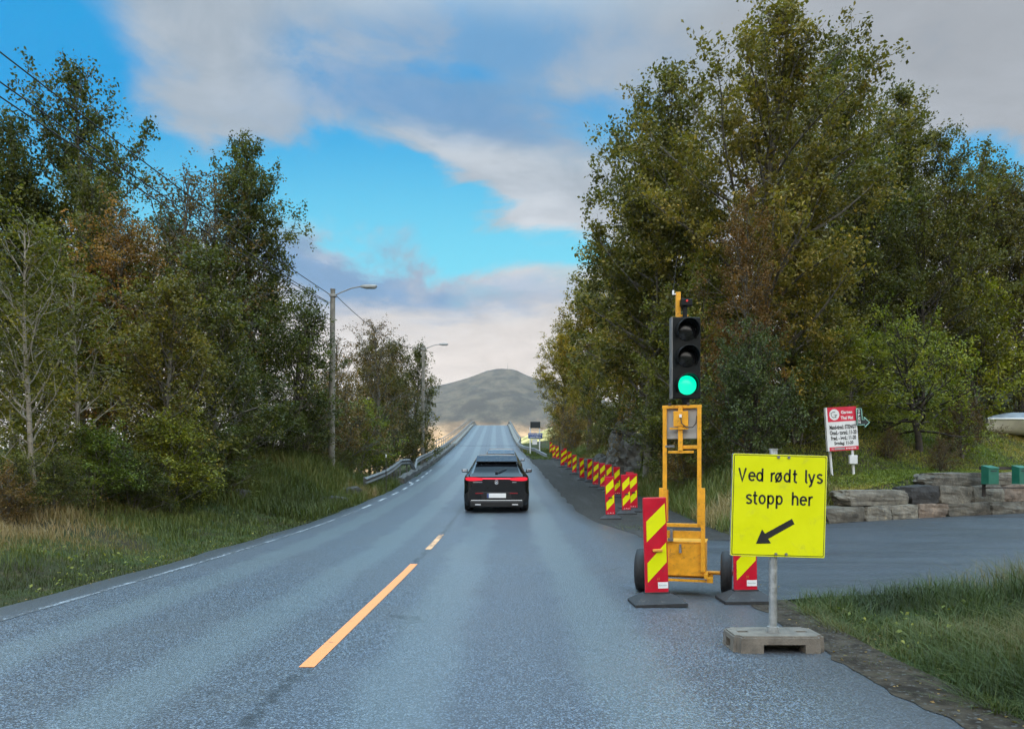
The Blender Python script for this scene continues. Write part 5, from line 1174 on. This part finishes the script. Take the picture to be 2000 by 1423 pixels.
plant('dark_tree', 1800, 36, 380, 'back tree above the shadowy green tree', col=(.75, .72, .6), wide=.9, group=GR)
plant('alder', 1146, 64, 690, 'olive alder at the foot of the leftmost small aspen', col=(1.3, 1.2, .8), wide=.9, group=GR)
plant('juniper', 1466, 21.3, 682, 'dark drooping evergreen bush left of the restaurant sign', 'bush', 'bush', col=(1.25, 1.2, .95), wide=.78)
plant('bush_rust', 1420, 25.5, 665, 'pale twiggy bush right of the signal head', 'bush', 'bush', col=(1.25, 1.25, 1.1), wide=.6)
plant('bush', 1560, 27.5, 700, 'green bush between the evergreen bush and the restaurant sign', 'bush', 'bush', col=(.8, .95, .75))
plant('hazel', 1660, 29, 655, 'yellow green bush directly behind the restaurant sign', 'bush', 'bush', col=(1.15, 1.15, .85), wide=1.1)
plant('apple', 1795, 29.5, 650, 'spreading apple tree on the lawn right of the restaurant sign', col=(1.1, 1.15, .9))
plant('hazel', 1890, 38, 570, 'tall yellow green bush behind the apple trees', 'bush', 'bush', col=(1.35, 1.3, .8), wide=1.0)
plant('apple', 1985, 40.0, 690, 'yellow green apple tree rising behind the white boat', col=(1.0, .92, .75), wide=.9)
plant('bush_rust', 1885, 30, 785, 'brown twiggy shrub on the lawn near the boat', 'shrub', 'shrub', col=(.6, .52, .5), wide=.85)
plant('bush_rust', 1842, 26.0, 862, 'small brown shrub on the lawn above the wall', 'shrub', 'shrub', col=(.6, .52, .52), wide=.9)
plant('bush_rust', 1742, 27.5, 845, 'brown shrub right beside the restaurant sign', 'shrub', 'shrub', col=(.6, .5, .45), wide=.8)
plant('bush', 1312, 27, 770, 'dark bush on top of the bank left of the trailer', 'bush', 'bush', col=(.75, .8, .62), wide=1.2)
plant('bush_rust', 1262, 35.5, 795, 'brown heather bush on top of the rock face', 'bush', 'bush', col=(1.0, .85, .7), wide=1.2)
plant('bush', 1200, 42.5, 800, 'green bush left of the rock face', 'bush', 'bush', col=(.95, .95, .7), wide=1.1)
plant('bush_rust', 1165, 52, 825, 'brown bush above the far beacons', 'bush', 'bush', col=(1.1, 1.0, .75), wide=1.1)
plant('bush', 1126, 64, 835, 'olive bush behind the farthest beacons', 'bush', 'bush', col=(1.1, 1.05, .7), wide=1.0)
plant('bush', 1375, 23.5, 800, 'green bush on the bank behind the yellow trailer', 'bush', 'bush', col=(.95, 1.0, .7), wide=.9)
plant('bush_rust', 1345, 24.0, 855, 'brown low bush on the bank seen through the trailer frame', 'bush', 'bush', col=(1.2, 1.0, .7), wide=.9)
plant('alder', 1128, 71, 730, 'low olive alder behind the farthest beacons', col=(1.35, 1.25, .8), wide=.8, group=GR)
plant('bush_rust', 1112, 62, 800, 'brown bush beside the leftmost small aspen', 'bush', 'bush', col=(1.3, 1.15, .8), wide=1.1)
plant('bush', 1094, 70, 812, 'small olive bush left of the farthest beacons', 'bush', 'bush', col=(1.3, 1.25, .8), wide=1.0)
for k_ in PROTO:
    if k_ not in USED:
        for ch in list(PROTO[k_].children): bpy.data.objects.remove(ch)
        bpy.data.objects.remove(PROTO[k_])

# ---------------------------------------------------------------- grass and undergrowth
rg = np.random.default_rng(77)
def blades(X, Y, H, W, T, lean=.5):
    n = len(X); Z = ground_z(X, Y)-.015; P = np.stack([X, Y, Z], 1); a = rg.uniform(0, 6.283, n); D = np.stack([np.cos(a), np.sin(a), np.zeros(n)], 1); S = np.stack([-np.sin(a), np.cos(a), np.zeros(n)], 1)
    ln = (np.abs(rg.normal(size=n))*lean+.08)[:, None]*H[:, None]; Hz = np.zeros((n, 3)); Hz[:, 2] = H
    mid = P+Hz*.55+D*ln*.35; tip = P+Hz*(1-.12*np.minimum(1, ln/H[:, None]))+D*ln*1.15; w = W[:, None]
    V = np.stack([P-S*w*.5, P+S*w*.5, mid+S*w*.42, mid-S*w*.42, tip], 1).reshape(-1, 3); b = np.arange(n)*5
    return V, np.stack([b, b+1, b+2, b+3], 1), np.stack([b+3, b+2, b+4], 1), T
def grass_object(name, sets, label):
    Vs, Fs, Ts, C_ = [], [], [], []; off = 0; t2 = []
    for V, F, T3, tint in sets: Vs.append(V); Fs.append(F+off); Ts.append(T3+off); C_.append(tint); off += len(V)
    tint = np.concatenate(C_); o = fast_mesh(name, np.concatenate(Vs), np.concatenate(Fs), M['grass'], tris=np.concatenate(Ts), tint=np.concatenate([tint, tint]))
    tag(o, label, kind='stuff'); return o
def logy(n, a, b): return a*np.exp(rg.uniform(0, 1, n)*math.log(b/a))
def tintf(X, Y, base, dry=.45, sc=.5):
    return np.clip(base+(vnoise(X, Y, sc)-.5)*.55+dry*np.clip(vnoise(X+31, Y+7, sc*.7)-.55, 0, 1)*2+rg.normal(size=len(X))*.10, 0, 1)
sets = []
n = 95000; Y = logy(n, 3.5, 34); dl = np.abs(rg.uniform(0, 1, n))**1.15*6.5+.02; X = edge_l(Y)-dl+wob(Y, 3.)
H = np.minimum(.06+.05*dl, .26)*rg.uniform(.4, 1.4, n)*(.45+1.1*vnoise(X, Y, 1.6)); sets.append(blades(X, Y, H, np.maximum(.006, .0007*Y)*rg.uniform(.8, 1.5, n), np.clip(tintf(X, Y, .26, .6)+.13*np.clip(dl-.8, 0, 2.4)*(vnoise(X, Y, .45)+.25)+.25*(vnoise(X, Y, 2.5)-.5), 0, 1)))
n = 26000; Y = rg.uniform(19, 34, n); dl = rg.uniform(.1, 6, n); X = edge_l(Y)-dl; H = rg.uniform(.15, .5, n); sets.append(blades(X, Y, H, np.full(n, .02), tintf(X, Y, .38, .8)))
grass_object('grass', sets, 'green and straw coloured grass of the left verge and mound').color = (.92, .85, .8, 1)
sets = []
n = 85000; Y = logy(n, 3.0, 9.2); X = edge_r(Y)-.04+.34*vnoise(Y*3, Y*0, 1.)+np.abs(rg.uniform(0, 1, n))**1.3*9; ok = Y < side_s(X)-.12; X, Y = X[ok], Y[ok]; n = len(X); d = np.minimum(X-edge_r(Y)-.3, (side_s(X)-Y))
H = np.clip(.06+.22*d, .05, .34)*rg.uniform(.5, 1.4, n)*(.35+1.3*vnoise(X, Y, 1.6)); sets.append(blades(X, Y, H, rg.uniform(.003, .008, n), np.clip(tintf(X, Y, .30, .9, .8)+.4*(vnoise(X, Y, 3.1)-.45), 0, 1), 1.1))
n = 14000; Y = logy(n, 3.2, 7.8); X = edge_r(Y)-.06+.42*rg.uniform(0, 1, n)**.7; ok = vnoise(X, Y, 3.4) > .44; X, Y = X[ok], Y[ok]; n = len(X); sets.append(blades(X, Y, rg.uniform(.04, .16, n), rg.uniform(.004, .008, n), tintf(X, Y, .48, .7, .8), 1.2))
n = 2500; X = rg.normal(5.9, .5, n); Y = rg.normal(7.6, .35, n); ok = Y < side_s(X)-.1; X, Y = X[ok], Y[ok]; n = len(X); sets.append(blades(X, Y, rg.uniform(.25, .5, n), rg.uniform(.004, .007, n), np.clip(rg.normal(.86, .08, n), 0, 1), .8))
grass_object('grass', sets, 'tangled grass with straw tufts in the lower right corner').color = (.62, .66, .60, 1)
sets = []
n = 70000; Y = logy(n, 14.5, 62); X = np.maximum(shoulder(Y), edge_r(Y)+.3)+rg.uniform(.05, 6.5, n); ok = (.85*(Y-side_n(X)) > .1) & (X < 9.5); X, Y = X[ok], Y[ok]; n = len(X)
H = rg.uniform(.12, .45, n); sets.append(blades(X, Y, H, np.maximum(.012, .0008*Y)*rg.uniform(.8, 1.4, n), tintf(X, Y, .50, .9, .4)))
n = 900; X = rg.normal(3.0, .35, n); Y = rg.normal(17.2, .35, n); sets.append(blades(X, Y, rg.uniform(.05, .14, n), np.full(n, .02), tintf(X, Y, .42), .7))
n = 3000; Y = rg.uniform(58, 74, n); X = edge_r(Y)+rg.uniform(.2, 2.5, n); sets.append(blades(X, Y, rg.uniform(.1, .3, n), np.full(n, .05), tintf(X, Y, .4)))
grass_object('grass', sets, 'brown and green long grass on the bank right of the gravel')
sets = []
n = 120000; X = rg.uniform(8.0, 30, n); Y = side_n(X)+.55+rg.uniform(0, 1, n)**1.2*14; sets.append(blades(X, Y, rg.uniform(.04, .10, n), np.full(n, .028), tintf(X, Y, .45, .42, .45), .8))
grass_object('grass', sets, 'short garden lawn grass behind the stone wall').color = (1.7, 1.65, 1.0, 1)
def litter(name, X, Y, hmax, size, tint, mat, label):
    n = len(X); Z = ground_z(X, Y)+rg.uniform(0, 1, n)**1.4*hmax*(.35+.9*vnoise(X, Y, .7)); V, F = leaves_geo(np.stack([X, Y, Z], 1), rg, size, .5)
    o = fast_mesh(name, V, F, mat, tint=np.clip(tint, 0, 1)); tag(o, label, kind='stuff')
n = 42000; Y = logy(n, 6, 34); X = edge_l(Y)-4.2-rg.uniform(0, 1, n)*10; litter('undergrowth', X, Y, .95, .10, .38+rg.normal(size=n)*.18+(vnoise(X, Y, .4)-.5)*.4, M['leaf'], 'dark leafy undergrowth below the trees of the left bank')
n = 9000; Y = logy(n, 6, 16); X = edge_l(Y)-3.1-rg.uniform(0, 1, n)*2.2; litter('bramble', X, Y, .5, .055, .55+rg.normal(size=n)*.2, M['leaf_rust'], 'russet low scrub along the top of the left verge')
n = 52000; Y = logy(n, 16, 60); X = shoulder(Y)+1.6+rg.uniform(0, 1, n)*16; ok = (.85*(Y-side_n(X)) > 2.0) & ((X < 9) | ((X > 9) & (Y > side_n(X)+15))); X, Y = X[ok], Y[ok]; n = len(X)
litter('undergrowth', X, Y, .8, .095, .42+rg.normal(size=n)*.2+(vnoise(X, Y, .4)-.5)*.4, M['leaf_rust'], 'brownish undergrowth below the trees of the right hillside')

n = 3200; Y = logy(n, 3.2, 9.0); X = edge_r(Y)+.5+rg.uniform(0, 1, n)*6; ok = (Y < side_s(X)-.15) & (vnoise(X, Y, 2.2) > .52); X, Y = X[ok], Y[ok]; n = len(X)
litter('weeds', X, Y, .16, .05, .45+rg.normal(size=n)*.2, M['leaf_lime'], 'broad leaved weeds among the grass of the lower right corner')
n = 2600; Y = logy(n, 4, 22); dl = rg.uniform(.1, 3.5, n); X = edge_l(Y)-dl; ok = vnoise(X, Y, 1.4) > .55; X, Y = X[ok], Y[ok]; n = len(X)
litter('weeds', X, Y, .14, .055, .5+rg.normal(size=n)*.2, M['leaf_lime'], 'broad leaved weeds in the left verge')
n = 420; Y = logy(n, 3.2, 16); side = rg.uniform(size=n) < .55; X = np.where(side, edge_l(Y)-rg.uniform(-.25, .2, n), edge_r(Y)+rg.uniform(-.1, .6, n)); Zr = np.maximum(road_z(Y)+.006, ground_z(X, Y)+.01); V, F = leaves_geo(np.stack([X, Y, Zr], 1), rg, .030, 3.0)
tag(fast_mesh('fallen_leaves', V, F, M['leaf_rust'], tint=np.clip(.7+rg.normal(size=n)*.2, 0, 1)), kind='stuff', label='small fallen leaves along the edges of the asphalt')

# ---------------------------------------------------------------- evening air over the fjord
def haze():
    m = bpy.data.materials.new('evening_air'); m.use_nodes = True; t = NT(m.node_tree); t.n.clear()
    o = t.new('ShaderNodeOutputMaterial'); v = t.new('ShaderNodeVolumePrincipled'); v.inputs['Color'].default_value = (.90, .92, .95, 1); v.inputs['Density'].default_value = .000035; v.inputs['Anisotropy'].default_value = 0.0
    t.l.new(v.outputs[0], o.inputs['Volume'])
    b = MB(); b.box((0, 3450, 255), (19000, 12200, 540)); h = b.build('haze', m); tag(h, kind='stuff', label='thin evening haze over the fjord and mountain')
haze()
